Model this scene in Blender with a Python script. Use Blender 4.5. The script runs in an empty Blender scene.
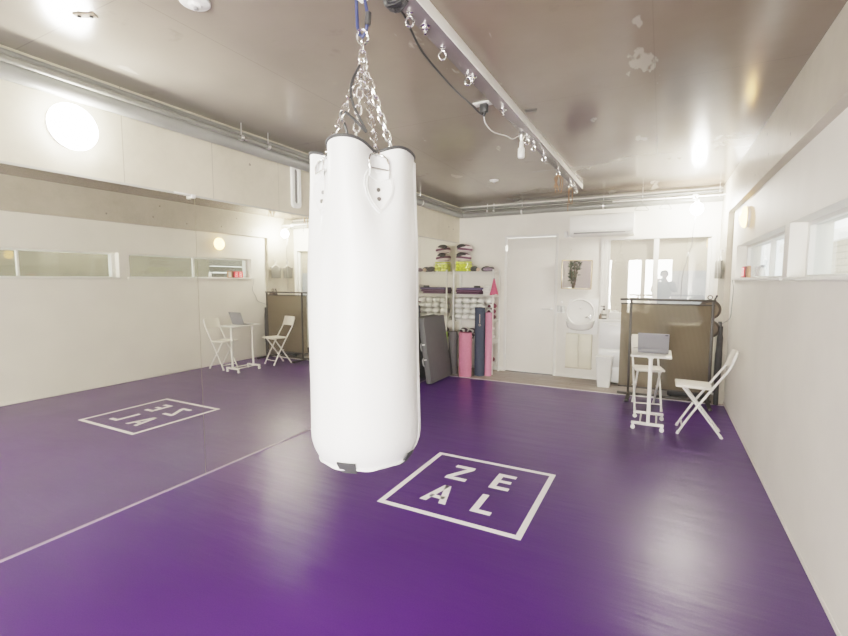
import bpy, bmesh, math, random
from mathutils import Vector, Matrix, Euler
random.seed(7)
PI = math.pi
COL = bpy.context.scene.collection
sin, cos = math.sin, math.cos

# ------------------------------------------------------------------ room numbers (metres)
W, W1, D, DM, H = 3.439, 3.496, 6.603, 5.863, 2.497     # beam face, right wall, back wall, mat edge, ceiling
MT, BB = 1.944, 2.118                                     # mirror top, underside of the right beam
YF = -1.8                                                 # wall behind the camera

# ------------------------------------------------------------------ materials
MATS = {}
def nodes_of(name):
    m = bpy.data.materials.new(name); m.use_nodes = True
    nt = m.node_tree; b = nt.nodes['Principled BSDF']
    MATS[name] = m
    return m, nt, b
def c4(c): return (c[0], c[1], c[2], 1.0)
def srgb(r, g, b):
    def f(v):
        v /= 255.0
        return v / 12.92 if v <= .04045 else ((v + .055) / 1.055) ** 2.4
    return (f(r), f(g), f(b))
def add_bump(nt, b, scale, strength, dist=.01, detail=3, coord=None, rough=.5):
    n = nt.nodes.new('ShaderNodeTexNoise'); n.inputs['Scale'].default_value = scale
    n.inputs['Detail'].default_value = detail; n.inputs['Roughness'].default_value = rough
    if coord is not None: nt.links.new(coord, n.inputs['Vector'])
    bu = nt.nodes.new('ShaderNodeBump'); bu.inputs['Strength'].default_value = strength
    bu.inputs['Distance'].default_value = dist
    nt.links.new(n.outputs['Fac'], bu.inputs['Height']); nt.links.new(bu.outputs['Normal'], b.inputs['Normal'])
    return bu
def objcoord(nt):
    t = nt.nodes.new('ShaderNodeTexCoord'); return t.outputs['Object']
def mixrgb(nt, fac, a, b_):
    m = nt.nodes.new('ShaderNodeMix'); m.data_type = 'RGBA'
    for sock, v in ((m.inputs[0], fac), (m.inputs[6], a), (m.inputs[7], b_)):
        if hasattr(v, 'is_linked'): nt.links.new(v, sock)
        else: sock.default_value = v
    return m.outputs[2]
def math_(nt, op, a, b_=None, c=None):
    m = nt.nodes.new('ShaderNodeMath'); m.operation = op
    for i, v in enumerate((a, b_, c)):
        if v is None: continue
        if hasattr(v, 'is_linked'): nt.links.new(v, m.inputs[i])
        else: m.inputs[i].default_value = v
    return m.outputs[0]
def noise(nt, coord, scale, detail=4, rough=.55, lo=.35, hi=.65):
    n = nt.nodes.new('ShaderNodeTexNoise'); n.inputs['Scale'].default_value = scale
    n.inputs['Detail'].default_value = detail; n.inputs['Roughness'].default_value = rough
    nt.links.new(coord, n.inputs['Vector'])
    r = nt.nodes.new('ShaderNodeMapRange'); r.inputs[1].default_value = lo; r.inputs[2].default_value = hi
    nt.links.new(n.outputs['Fac'], r.inputs[0])
    return r.outputs[0]
def mat(name, col, rough=.5, metal=0., var=.06, scale=8., bump=0., bscale=60., spec=.5, emit=None, es=0., coat=0.):
    """plain surface with a little procedural colour variation"""
    m, nt, b = nodes_of(name)
    oc = objcoord(nt)
    f = noise(nt, oc, scale)
    dark = tuple(max(0, v * (1 - var)) for v in col); lite = tuple(min(1, v * (1 + var)) for v in col)
    nt.links.new(mixrgb(nt, f, c4(dark), c4(lite)), b.inputs['Base Color'])
    b.inputs['Roughness'].default_value = rough; b.inputs['Metallic'].default_value = metal
    b.inputs['Specular IOR Level'].default_value = spec; b.inputs['Coat Weight'].default_value = coat
    if bump: add_bump(nt, b, bscale, bump, coord=oc)
    if emit is not None:
        b.inputs['Emission Color'].default_value = c4(emit); b.inputs['Emission Strength'].default_value = es
    return m
def line_mask(nt, oc, lines):
    """1 on thin lines: (axis, value, halfwidth)"""
    sep = nt.nodes.new('ShaderNodeSeparateXYZ'); nt.links.new(oc, sep.inputs[0])
    acc = None
    for ax, v, hw in lines:
        d = math_(nt, 'ABSOLUTE', math_(nt, 'SUBTRACT', sep.outputs[ax], v))
        s = math_(nt, 'LESS_THAN', d, hw)
        acc = s if acc is None else math_(nt, 'MAXIMUM', acc, s)
    return acc
def dot_mask(nt, oc, dots):
    acc = None
    for p, r in dots:
        v = nt.nodes.new('ShaderNodeVectorMath'); v.operation = 'DISTANCE'
        nt.links.new(oc, v.inputs[0]); v.inputs[1].default_value = p
        s = math_(nt, 'LESS_THAN', v.outputs['Value'], r)
        acc = s if acc is None else math_(nt, 'MAXIMUM', acc, s)
    return acc
def concrete(name, base, dark, rough, lines=(), dots=(), bump=.15, spec=.5, stain=None):
    m, nt, b = nodes_of(name); oc = objcoord(nt)
    f1 = noise(nt, oc, 1.1, 6, .6, .36, .66); f2 = noise(nt, oc, 9., 6, .65, .3, .7)
    c = mixrgb(nt, f1, c4(dark), c4(base))
    f2b = math_(nt, 'MULTIPLY', f2, .22)
    c = mixrgb(nt, f2b, c, c4(tuple(min(1, v * 1.3) for v in base)))
    if stain:
        mp = nt.nodes.new('ShaderNodeMapping'); nt.links.new(oc, mp.inputs[0]); mp.inputs['Scale'].default_value = stain[1]
        f3 = noise(nt, mp.outputs[0], stain[2], 3, .5, stain[3], stain[4])
        c = mixrgb(nt, f3, c, c4(stain[0]))
    if lines:
        lm = math_(nt, 'MULTIPLY', line_mask(nt, oc, lines), .45)
        c = mixrgb(nt, lm, c, c4(tuple(v * .35 for v in dark)))
    if dots:
        c = mixrgb(nt, math_(nt, 'MULTIPLY', dot_mask(nt, oc, dots), .7), c, c4((.12, .11, .1)))
    nt.links.new(c, b.inputs['Base Color'])
    b.inputs['Roughness'].default_value = rough; b.inputs['Specular IOR Level'].default_value = spec
    if bump: add_bump(nt, b, 14., bump, .006, 5, oc)
    return m
def emis(name, col, s, core=None):
    m, nt, b = nodes_of(name); oc = objcoord(nt)
    f = noise(nt, oc, 5.)
    nt.links.new(mixrgb(nt, f, c4(tuple(v * .97 for v in col)), c4(col)), b.inputs['Emission Color'])
    b.inputs['Base Color'].default_value = c4((.9, .9, .88)); b.inputs['Emission Strength'].default_value = s
    b.inputs['Roughness'].default_value = .4
    return m
def glass(name, tint=(1, 1, 1), refl=1.45, rough=.0, body=None, body_fac=0.):
    """thin pane: clear transmission + fresnel reflection (+ a bit of body colour)"""
    m, nt, b = nodes_of(name); nt.nodes.remove(b)
    out = nt.nodes['Material Output']
    tr = nt.nodes.new('ShaderNodeBsdfTransparent'); tr.inputs[0].default_value = c4(tint)
    base = tr.outputs[0]
    if body is not None:
        df = nt.nodes.new('ShaderNodeBsdfDiffuse'); df.inputs[0].default_value = c4(body)
        mx = nt.nodes.new('ShaderNodeMixShader'); mx.inputs[0].default_value = body_fac
        nt.links.new(base, mx.inputs[1]); nt.links.new(df.outputs[0], mx.inputs[2]); base = mx.outputs[0]
    gl = nt.nodes.new('ShaderNodeBsdfGlossy'); gl.inputs['Roughness'].default_value = rough
    lw = nt.nodes.new('ShaderNodeLayerWeight'); lw.inputs[0].default_value = .5
    f0 = ((refl - 1) / (refl + 1)) ** 2
    fr = math_(nt, 'MULTIPLY_ADD', math_(nt, 'POWER', lw.outputs['Facing'], 5.), 1 - f0, f0)
    mx = nt.nodes.new('ShaderNodeMixShader'); nt.links.new(fr, mx.inputs[0])
    nt.links.new(base, mx.inputs[1]); nt.links.new(gl.outputs[0], mx.inputs[2])
    nt.links.new(mx.outputs[0], out.inputs[0])
    return m

# ------------------------------------------------------------------ mesh builder
class MB:
    def __init__(s): s.v = []; s.f = []; s.mi = []; s.cur = 0
    def _add(s, vs, fs):
        o = len(s.v); s.v += [Vector(v) for v in vs]; s.f += [tuple(i + o for i in f) for f in fs]; s.mi += [s.cur] * len(fs)
        return s
    def from_bm(s, bm, M=None):
        bm.verts.ensure_lookup_table(); bm.verts.index_update()
        vs = [(M @ v.co) if M else v.co.copy() for v in bm.verts]
        s._add(vs, [[v.index for v in f.verts] for f in bm.faces]); bm.free(); return s
    def box(s, c, size, bev=0., rot=None, seg=2):
        bm = bmesh.new(); bmesh.ops.create_cube(bm, size=1.)
        for v in bm.verts: v.co = Vector((v.co.x * size[0], v.co.y * size[1], v.co.z * size[2]))
        if bev: bmesh.ops.bevel(bm, geom=bm.edges[:], offset=min(bev, min(size) * .49), segments=seg, profile=.5, affect='EDGES')
        M = Matrix.Translation(c)
        if rot is not None: M = M @ (rot if isinstance(rot, Matrix) else Euler(rot).to_matrix().to_4x4())
        return s.from_bm(bm, M)
    def span(s, x0, x1, y0, y1, z0, z1, bev=0.):
        return s.box(((x0 + x1) / 2, (y0 + y1) / 2, (z0 + z1) / 2), (abs(x1 - x0), abs(y1 - y0), abs(z1 - z0)), bev)
    def cyl(s, a, b, r, r2=None, n=16, cap=True):
        a, b = Vector(a), Vector(b); r2 = r if r2 is None else r2
        d = (b - a).normalized(); u = d.orthogonal().normalized(); w = d.cross(u)
        vs = []
        for p, q in ((a, r), (b, r2)):
            for i in range(n):
                t = 2 * PI * i / n; vs.append(p + u * cos(t) * q + w * sin(t) * q)
        fs = [(i, (i + 1) % n, n + (i + 1) % n, n + i) for i in range(n)]
        if cap: fs += [tuple(range(n - 1, -1, -1)), tuple(range(n, 2 * n))]
        return s._add(vs, fs)
    def tube(s, pts, r, n=10, closed=False, cap=True):
        pts = [Vector(p) for p in pts]; m = len(pts)
        rr = r if isinstance(r, (list, tuple)) else [r] * m
        def tan(i):
            if closed: return (pts[(i + 1) % m] - pts[i - 1]).normalized()
            return (pts[min(i + 1, m - 1)] - pts[max(i - 1, 0)]).normalized()
        u = tan(0).orthogonal().normalized(); vs = []
        for i in range(m):
            t = tan(i); u = (u - t * u.dot(t))
            u = u.normalized() if u.length > 1e-6 else t.orthogonal().normalized()
            w = t.cross(u)
            for k in range(n):
                a = 2 * PI * k / n; vs.append(pts[i] + u * cos(a) * rr[i] + w * sin(a) * rr[i])
        fs = []
        for i in range(m if closed else m - 1):
            j = (i + 1) % m
            for k in range(n): fs.append((i * n + k, i * n + (k + 1) % n, j * n + (k + 1) % n, j * n + k))
        if cap and not closed: fs += [tuple(range(n - 1, -1, -1)), tuple(range((m - 1) * n, m * n))]
        return s._add(vs, fs)
    def lathe(s, prof, c=(0, 0, 0), n=24, M=None, a0=0., a1=2 * PI):
        """prof: list of (r, z)"""
        full = abs(a1 - a0 - 2 * PI) < 1e-6; k = n if full else n + 1
        vs = []
        for r, z in prof:
            for i in range(k):
                t = a0 + (a1 - a0) * i / n; v = Vector((r * cos(t), r * sin(t), z))
                vs.append((M @ v if M else v) + Vector(c))
        fs = []
        for j in range(len(prof) - 1):
            for i in range(n if full else n):
                i2 = (i + 1) % k; fs.append((j * k + i, j * k + i2, (j + 1) * k + i2, (j + 1) * k + i))
        return s._add(vs, fs)
    def ball(s, c, rad, n=16, m=10, M=None, fn=None):
        rad = (rad,) * 3 if not isinstance(rad, (tuple, list)) else rad
        vs = []; 
        for j in range(m + 1):
            ph = -PI / 2 + PI * j / m
            for i in range(n):
                t = 2 * PI * i / n; v = Vector((cos(ph) * cos(t) * rad[0], cos(ph) * sin(t) * rad[1], sin(ph) * rad[2]))
                if fn: v = fn(v)
                vs.append((M @ v if M else v) + Vector(c))
        fs = []
        for j in range(m):
            for i in range(n):
                i2 = (i + 1) % n; a, b, c2, d = j * n + i, j * n + i2, (j + 1) * n + i2, (j + 1) * n + i
                fs.append((a, b, c2, d))
        return s._add(vs, fs)
    def torus(s, c, R, r, M=None, n=24, k=8, sx=1., sy=1.):
        pts = []
        for i in range(n):
            t = 2 * PI * i / n; v = Vector((R * cos(t) * sx, R * sin(t) * sy, 0)); pts.append((M @ v if M else v) + Vector(c))
        return s.tube(pts, r, k, closed=True)
    def prism(s, poly, z0, z1, M=None):
        n = len(poly); f = (lambda v: M @ v) if M else (lambda v: v)
        vs = [f(Vector((x, y, z0))) for x, y in poly] + [f(Vector((x, y, z1))) for x, y in poly]
        fs = [tuple(range(n - 1, -1, -1)), tuple(range(n, 2 * n))] + [(i, (i + 1) % n, n + (i + 1) % n, n + i) for i in range(n)]
        return s._add(vs, fs)
    def grid(s, fn, nu, nv, closed_u=False):
        vs = [fn(i, j) for j in range(nv) for i in range(nu)]
        fs = []
        for j in range(nv - 1):
            for i in range(nu if closed_u else nu - 1):
                i2 = (i + 1) % nu; fs.append((j * nu + i, j * nu + i2, (j + 1) * nu + i2, (j + 1) * nu + i))
        return s._add(vs, fs)

def root_of(o):
    while o.parent: o = o.parent
    return o
def obj(name, mb, m, parent=None, world=False, loc=None, ang=38., label=None, kind=None, solid=0.):
    """link mb as ONE mesh object. world=True: mb is in world space, moved into the parent's space"""
    me = bpy.data.meshes.new(name)
    vs = mb.v
    if parent is not None and world:
        r = root_of(parent); Mi = (Matrix.Translation(r.location) @ r.rotation_euler.to_matrix().to_4x4()).inverted()
        vs = [Mi @ v for v in vs]
    elif parent is None and loc is not None:
        vs = [v - Vector(loc) for v in vs]
    me.from_pydata([tuple(v) for v in vs], [], mb.f)
    for x in (m if isinstance(m, (list, tuple)) else [m]): me.materials.append(x)
    if isinstance(m, (list, tuple)): me.polygons.foreach_set('material_index', mb.mi)
    bm = bmesh.new(); bm.from_mesh(me)
    bmesh.ops.remove_doubles(bm, verts=bm.verts, dist=1e-6)
    bmesh.ops.recalc_face_normals(bm, faces=bm.faces)
    ca = math.radians(ang)
    for f in bm.faces: f.smooth = True
    for e in bm.edges:
        if len(e.link_faces) != 2 or e.calc_face_angle(0) > ca: e.smooth = False
    bm.to_mesh(me); bm.free(); me.update()
    o = bpy.data.objects.new(name, me); COL.objects.link(o)
    if parent is not None: o.parent = parent
    elif loc is not None: o.location = loc
    if label: o['label'] = label
    if kind: o['kind'] = kind
    if solid:
        md = o.modifiers.new('thick', 'SOLIDIFY'); md.thickness = solid; md.offset = 0
    return o
def tag(o, label, cat, group=None, kind=None):
    o['label'] = label; o['category'] = cat
    if group: o['group'] = group
    if kind: o['kind'] = kind
    return o
def thing(name, label, cat, loc=(0, 0, 0), rotz=0., group=None):
    o = bpy.data.objects.new(name, None); COL.objects.link(o); o.location = loc; o.rotation_euler = (0, 0, rotz)
    o.empty_display_size = .05
    return tag(o, label, cat, group)
def struct(name, mb, m, parent=None, **k):
    return obj(name, mb, m, parent, kind='structure' if parent is None else None, **k)
def kids(o): return [c for c in bpy.data.objects if c.parent == o]
def dup(src, loc=None, rot=None, label=None, group=None, parent=None):
    r = src.copy(); COL.objects.link(r)
    if parent is not None: r.parent = parent
    if loc is not None: r.location = loc
    if rot is not None: r.rotation_euler = rot
    if label: r['label'] = label
    if group: r['group'] = group
    for ch in kids(src): dup(ch, parent=r)
    return r
def bez(pts, n=8):
    """Catmull-Rom through pts"""
    P = [Vector(p) for p in pts]; P = [P[0] * 2 - P[1]] + P + [P[-1] * 2 - P[-2]]; out = []
    for i in range(1, len(P) - 2):
        for k in range(n):
            t = k / n; a, b, c, d = P[i - 1:i + 3]
            out.append(.5 * ((2 * b) + (c - a) * t + (2 * a - 5 * b + 4 * c - d) * t * t + (3 * b - a - 3 * c + d) * t ** 3))
    out.append(P[-2]); return out
def rbox(w, h, r, n=6, cx=0., cy=0.):
    pts = []
    for qx, qy, a in ((1, 1, 0), (-1, 1, 90), (-1, -1, 180), (1, -1, 270)):
        for i in range(n + 1):
            t = math.radians(a + 90 * i / n); pts.append((cx + qx * (w / 2 - r) + r * cos(t), cy + qy * (h / 2 - r) + r * sin(t)))
    return pts
# ------------------------------------------------------------------ light levels
DAYLIGHT, LAMP_L, LAMP_R, BULB_E, WORLD_E = 10., 20., 2.6, 66., .85
VIEW, LOOK, EXPO, GAM, LIFT = 'Filmic', 'Medium High Contrast', 2.76, 1.0, .002
# ================================================================== MATERIALS
PAINT = mat('white_paint', (.82, .79, .73), .55, var=.03, scale=3, bump=.04, bscale=120)
WALLR = mat('right_wall_paint', (.86, .835, .775), .6, var=.03, scale=2.5, bump=.03, bscale=150)
TRIMW = mat('white_trim', (.78, .77, .74), .4, var=.02)
DOORW = mat('door_white', (.80, .78, .735), .45, var=.02, scale=2)
PANELW = mat('sink_panel_white', (.79, .77, .725), .4, var=.02)
GRAYV = mat('reveal_grey', (.55, .53, .49), .6, var=.05)
METAL = mat('brushed_steel', (.75, .75, .74), .3, metal=1., var=.04, scale=30)
CHROME = mat('chrome', (.85, .85, .86), .12, metal=1., var=.02)
WPLAS = mat('white_plastic', (.82, .82, .80), .35, var=.02)
WMETAL = mat('white_powder_coat', (.80, .79, .76), .35, var=.02)
BLACK = mat('black_plastic', (.025, .025, .027), .4, var=.2)
CABLE = mat('black_cable', (.02, .02, .022), .45, var=.1)
WCABLE = mat('white_cable', (.75, .74, .70), .45, var=.05)
GREYP = mat('grey_plastic', (.28, .28, .28), .45, var=.06)
CERAM = mat('white_ceramic', (.86, .86, .84), .12, var=.01, coat=.5)
CREAM = mat('cream_laminate', (.74, .70, .58), .4, var=.03)
BRASS = mat('aged_brass_frame', (.42, .32, .20), .3, metal=.8, var=.1)

# ------------------------------------------------------------------ floor
def floor_material():
    m, nt, b = nodes_of('purple_vinyl_mat'); oc = objcoord(nt)
    f = noise(nt, oc, 1.2, 3); c = mixrgb(nt, f, c4(srgb(58, 14, 94)), c4(srgb(64, 20, 102)))
    f2 = noise(nt, oc, 160., 2)
    c = mixrgb(nt, math_(nt, 'MULTIPLY', f2, .12), c, c4(srgb(110, 70, 140)))
    # welded seam across the mat beside the mirror wall side
    nt.links.new(c, b.inputs['Base Color'])
    r = noise(nt, oc, 2.2, 4); rr = nt.nodes.new('ShaderNodeMapRange'); nt.links.new(r, rr.inputs[0])
    rr.inputs[3].default_value = .31; rr.inputs[4].default_value = .35
    nt.links.new(rr.outputs[0], b.inputs['Roughness'])
    b.inputs['Specular IOR Level'].default_value = .46
    # fine leather grain + soft wrinkles
    mp = nt.nodes.new('ShaderNodeMapping'); nt.links.new(oc, mp.inputs[0]); mp.inputs['Rotation'].default_value = (0, 0, .5); mp.inputs['Scale'].default_value = (1., 5., 1.)
    n1 = nt.nodes.new('ShaderNodeTexNoise'); n1.inputs['Scale'].default_value = 1.6; n1.inputs['Detail'].default_value = 3; nt.links.new(mp.outputs[0], n1.inputs['Vector'])
    n2 = nt.nodes.new('ShaderNodeTexNoise'); n2.inputs['Scale'].default_value = 220.; nt.links.new(oc, n2.inputs['Vector'])
    b1 = nt.nodes.new('ShaderNodeBump'); b1.inputs['Strength'].default_value = .35; b1.inputs['Distance'].default_value = .012; nt.links.new(n1.outputs['Fac'], b1.inputs['Height'])
    b2 = nt.nodes.new('ShaderNodeBump'); b2.inputs['Strength'].default_value = .12; b2.inputs['Distance'].default_value = .002
    nt.links.new(n2.outputs['Fac'], b2.inputs['Height']); nt.links.new(b1.outputs['Normal'], b2.inputs['Normal'])
    nt.links.new(b2.outputs['Normal'], b.inputs['Normal'])
    return m
FLOORM = floor_material()
def wood_material():
    m, nt, b = nodes_of('grey_wood_floor'); oc = objcoord(nt)
    mp = nt.nodes.new('ShaderNodeMapping'); nt.links.new(oc, mp.inputs[0]); mp.inputs['Scale'].default_value = (1.5, 26., 1.)
    f = noise(nt, mp.outputs[0], 3., 5)
    c = mixrgb(nt, f, c4(srgb(132, 120, 110)), c4(srgb(168, 156, 146)))
    br = nt.nodes.new('ShaderNodeTexBrick'); nt.links.new(oc, br.inputs['Vector']); br.inputs['Scale'].default_value = 1.
    br.inputs['Brick Width'].default_value = .9; br.inputs['Row Height'].default_value = .12; br.inputs['Mortar Size'].default_value = .004
    br.inputs['Color1'].default_value = (1, 1, 1, 1); br.inputs['Color2'].default_value = (.86, .86, .86, 1); br.inputs['Mortar'].default_value = (.5, .48, .46, 1)
    mx = nt.nodes.new('ShaderNodeMix'); mx.data_type = 'RGBA'; mx.blend_type = 'MULTIPLY'; mx.inputs[0].default_value = 1.
    nt.links.new(c, mx.inputs[6]); nt.links.new(br.outputs['Color'], mx.inputs[7]); nt.links.new(mx.outputs[2], b.inputs['Base Color'])
    b.inputs['Roughness'].default_value = .45
    return m
WOODF = wood_material()
# the sheet seam runs along the line the mirror stands on
struct('floor', MB().span(0, W1, YF, DM, -.06, 0), FLOORM)
struct('floor', MB().span(0, 3.7, DM, D + .25, -.06, -.003), WOODF)
struct('trim_1', MB().span(.0, W1, DM - .001, DM + .014, -.02, .003, .001), mat('mat_edge_strip', (.70, .66, .66), .35))
struct('trim_2', MB().span(.0, .012, YF, DM, -.01, .004, .001), mat('mirror_foot_strip', (.34, .26, .38), .3))

# ------------------------------------------------------------------ ceiling (gloss-painted raw concrete)
def ceiling_material():
    m, nt, b = nodes_of('glossy_concrete_ceiling'); oc = objcoord(nt)
    f1 = noise(nt, oc, .9, 6, .6, .35, .68)
    c = mixrgb(nt, f1, c4(srgb(104, 97, 88)), c4(srgb(132, 123, 112)))
    sep = nt.nodes.new('ShaderNodeSeparateXYZ'); nt.links.new(oc, sep.inputs[0])
    # warmer and darker on the right, paler on the left
    fx = nt.nodes.new('ShaderNodeMapRange'); nt.links.new(sep.outputs[0], fx.inputs[0]); fx.inputs[1].default_value = .2; fx.inputs[2].default_value = 2.4
    c2 = mixrgb(nt, fx.outputs[0], c4(srgb(172, 166, 154)), c4(srgb(118, 99, 84)))
    c = mixrgb(nt, .55, c, c2)
    mp = nt.nodes.new('ShaderNodeMapping'); nt.links.new(oc, mp.inputs[0]); mp.inputs['Scale'].default_value = (3.4, 1.3, 1.); mp.inputs['Rotation'].default_value = (0, 0, .9)
    p = noise(nt, mp.outputs[0], 1.5, 4, .55, .665, .69)
    c = mixrgb(nt, math_(nt, 'MULTIPLY', p, .45), c, c4(srgb(190, 184, 174)))
    d = noise(nt, oc, 3.3, 5, .6, .64, .70)
    c = mixrgb(nt, math_(nt, 'MULTIPLY', d, .25), c, c4(srgb(88, 80, 72)))
    lm = line_mask(nt, oc, [(0, .93, .0025), (0, 2.75, .0025), (1, 1.12, .0025), (1, 2.95, .0025), (1, 4.78, .0025)])
    c = mixrgb(nt, math_(nt, 'MULTIPLY', lm, .3), c, c4(srgb(80, 74, 68)))
    nt.links.new(c, b.inputs['Base Color'])
    b.inputs['Roughness'].default_value = .16; b.inputs['Specular IOR Level'].default_value = .75
    add_bump(nt, b, 3.5, .12, .01, 4, oc)
    return m
struct('ceiling', MB().span(-.25, 3.75, YF - .2, D + .25, H, H + .15), ceiling_material())

# ------------------------------------------------------------------ left wall: concrete beam over a wall of mirror
CONL = concrete('left_beam_concrete', srgb(204, 197, 180), srgb(184, 177, 160), .5,
                lines=[(1, 1.6, .003), (1, 2.2, .003), (1, 2.82, .002), (1, 4.0, .003), (1, 5.1, .003), (1, 5.864, .003), (1, .6, .003)],
                dots=[((0, 6.2, 2.16), .012), ((0, 6.36, 2.14), .012), ((0, 2.53, 2.26), .01), ((0, 1.9, 2.37), .01)], bump=.1)
m = MB(); m.span(-.2, -.006, YF - .2, D + .25, -.05, MT); m.span(-.2, 0, YF - .2, D + .25, MT, H)
struct('wall_left', m, CONL)
MIRR = nodes_of('mirror_glass')
def mirror_mat(name, tint, haze):
    m, nt, b = nodes_of(name); oc = objcoord(nt)
    b.inputs['Metallic'].default_value = 1.; b.inputs['Roughness'].default_value = .0
    f = noise(nt, oc, 2.); nt.links.new(mixrgb(nt, f, c4(tuple(v * .985 for v in tint)), c4(tint)), b.inputs['Base Color'])
    df = nt.nodes.new('ShaderNodeBsdfDiffuse'); df.inputs[0].default_value = (.75, .72, .66, 1)
    mx = nt.nodes.new('ShaderNodeMixShader'); mx.inputs[0].default_value = haze
    nt.links.new(b.outputs[0], mx.inputs[1]); nt.links.new(df.outputs[0], mx.inputs[2])
    nt.links.new(mx.outputs[0], nt.nodes['Material Output'].inputs[0])
    return m
MIRROR = mirror_mat('wall_mirror_glass', (.91, .90, .815), .025)
for y0, y1, lab in ((YF, .25, 'tall wall mirror panel at the near end of the left wall, outside the view'),
                    (.25, 2.05, 'tall wall mirror panel left of the visible seam, reflecting most of the logo'),
                    (2.05, 3.85, 'tall wall mirror panel right of the visible seam, reflecting the small table and chairs'),
                    (3.85, 5.3, 'tall wall mirror panel hidden largely behind the punching bag'),
                    (5.3, D, 'wall mirror panel in the far left corner behind the wire shelf')):
    o = obj('wall_mirror', MB().span(-.0055, 0, y0 + .0012, y1 - .0012, .004, MT - .002), MIRROR)
    tag(o, lab, 'mirror', 'mirror panels along the left wall')
struct('trim_3', MB().span(-.004, .006, YF, D, MT - .004, MT + .008), mat('mirror_top_rail', (.42, .41, .38), .35))

# ------------------------------------------------------------------ right wall with two long window niches, beam and column
YA0, YA1, YB0, YB1, ZS, ZT = 3.58, 5.62, 1.41, 3.45, 1.405, 1.728
m = MB(); XO = 3.70
m.span(W1, XO, YF - .2, D + .25, -.05, ZS - .001); m.span(W1, XO, YF - .2, D + .25, ZT, BB + .01)
m.span(W1, XO, YF - .2, YB0, ZS - .001, ZT); m.span(W1, XO, YB1, YA0, ZS - .001, ZT); m.span(W1, XO, YA1, D + .25, ZS - .001, ZT)
struct('wall_right', m, WALLR)
BEAMR = concrete('right_beam_concrete', srgb(194, 187, 174), srgb(174, 166, 153), .42,
                 dots=[((W, y, z), .011) for y, z in ((5.6, 2.2), (5.0, 2.22), (4.4, 2.2), (3.9, 2.24), (3.3, 2.21), (5.3, 2.38), (4.0, 2.4))] + [((W, 6.25, 1.9), .012), ((W, 6.25, 1.55), .012)], bump=.12)
m = MB(); m.span(W, XO, YF - .2, D + .25, BB, H); m.span(W, XO, 5.95, D + .25, -.02, BB)
struct('trim_4', m, BEAMR)
struct('baseboard_right', MB().span(W1 - .005, W1, YF, 5.95, 0, .03, .003), WALLR)
WG = glass('window_glass', (.93, .95, .93), 1.5)
def niche(name, y0, y1, mull):
    fr = MB()
    x0, x1 = W1 + .085, W1 + .165
    for a, b in ((y0, y0 + .045), (y1 - .045, y1)): fr.span(x0, x1, a, b, ZS, ZT)
    fr.span(x0, x1, y0 + .045, y1 - .045, ZS, ZS + .012); fr.span(x0, x1, y0 + .045, y1 - .045, ZT - .022, ZT)
    root = struct(name, fr, TRIMW)
    root['label'] = 'long narrow window niche in the right wall, ' + ('far one with the red timer' if mull == 1 else 'near one cut by the frame edge')
    s = MB(); s.span(W1 - .018, W1 + .09, y0 - .025, y1 + .025, ZS - .022, ZS, .004); obj('window_sill', s, TRIMW, root)
    ym = (y0 + y1) / 2
    obj('pane', MB().span(W1 + .135, W1 + .139, y0 + .04, ym + .01, ZS + .01, ZT - .02), WG, root)
    obj('pane', MB().span(W1 + .110, W1 + .114, ym - .01, y1 - .04, ZS + .01, ZT - .02), WG, root)
    obj('mullion', MB().span(W1 + .106, W1 + .142, ym - .012, ym + .012, ZS + .01, ZT - .02, .003), TRIMW, root)
niche('window_2', YA0, YA1, 1); niche('window_3', YB0, YB1, 2)
# street side: tiled facade outside these windows
def facade():
    m, nt, b = nodes_of('tiled_facade'); tc = objcoord(nt)
    mp = nt.nodes.new('ShaderNodeMapping'); nt.links.new(tc, mp.inputs[0]); mp.inputs['Rotation'].default_value = (PI / 2, 0, PI / 2)
    sep = nt.nodes.new('ShaderNodeSeparateXYZ'); nt.links.new(tc, sep.inputs[0]); cb = nt.nodes.new('ShaderNodeCombineXYZ')
    nt.links.new(sep.outputs[1], cb.inputs[0]); nt.links.new(sep.outputs[2], cb.inputs[1])
    br = nt.nodes.new('ShaderNodeTexBrick'); nt.links.new(cb.outputs[0], br.inputs['Vector']); br.inputs['Scale'].default_value = 1.; br.offset = 0
    br.inputs['Brick Width'].default_value = .16; br.inputs['Row Height'].default_value = .1; br.inputs['Mortar Size'].default_value = .008
    br.inputs['Color1'].default_value = c4(srgb(168, 154, 134)); br.inputs['Color2'].default_value = c4(srgb(158, 145, 126)); br.inputs['Mortar'].default_value = c4(srgb(104, 92, 78))
    nt.links.new(br.outputs['Color'], b.inputs['Base Color']); b.inputs['Roughness'].default_value = .6
    return m
struct('wall_outside', MB().span(5.14, 5.2, YF - 3, 6.04, -1, 1.98), mat('stucco_outside', srgb(104, 96, 80), .8))
m = MB(); m.span(5.2, 5.4, YF - 3, D + 6, -1, 1.98)
struct('wall_outside', m, facade())
m = MB(); m.span(5.1, 5.4, YF - 3, D + 6, 1.98, 2.14); struct('trim_5', m, PAINT)
struct('trim_6', MB().span(5.05, 5.16, 6.05, 7.5, 1.50, 1.525).span(5.05, 5.16, 6.05, 7.5, 1.38, 1.40).span(5.05, 5.16, 6.05, 7.5, 1.63, 1.645), TRIMW)
struct('wall_outside', MB().span(5.16, 5.2, 6.05, 7.5, .9, 1.98), mat('shaded_recess', srgb(92, 86, 76), .7))  # flat panel, the shade of a recess is put into its colour

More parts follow.
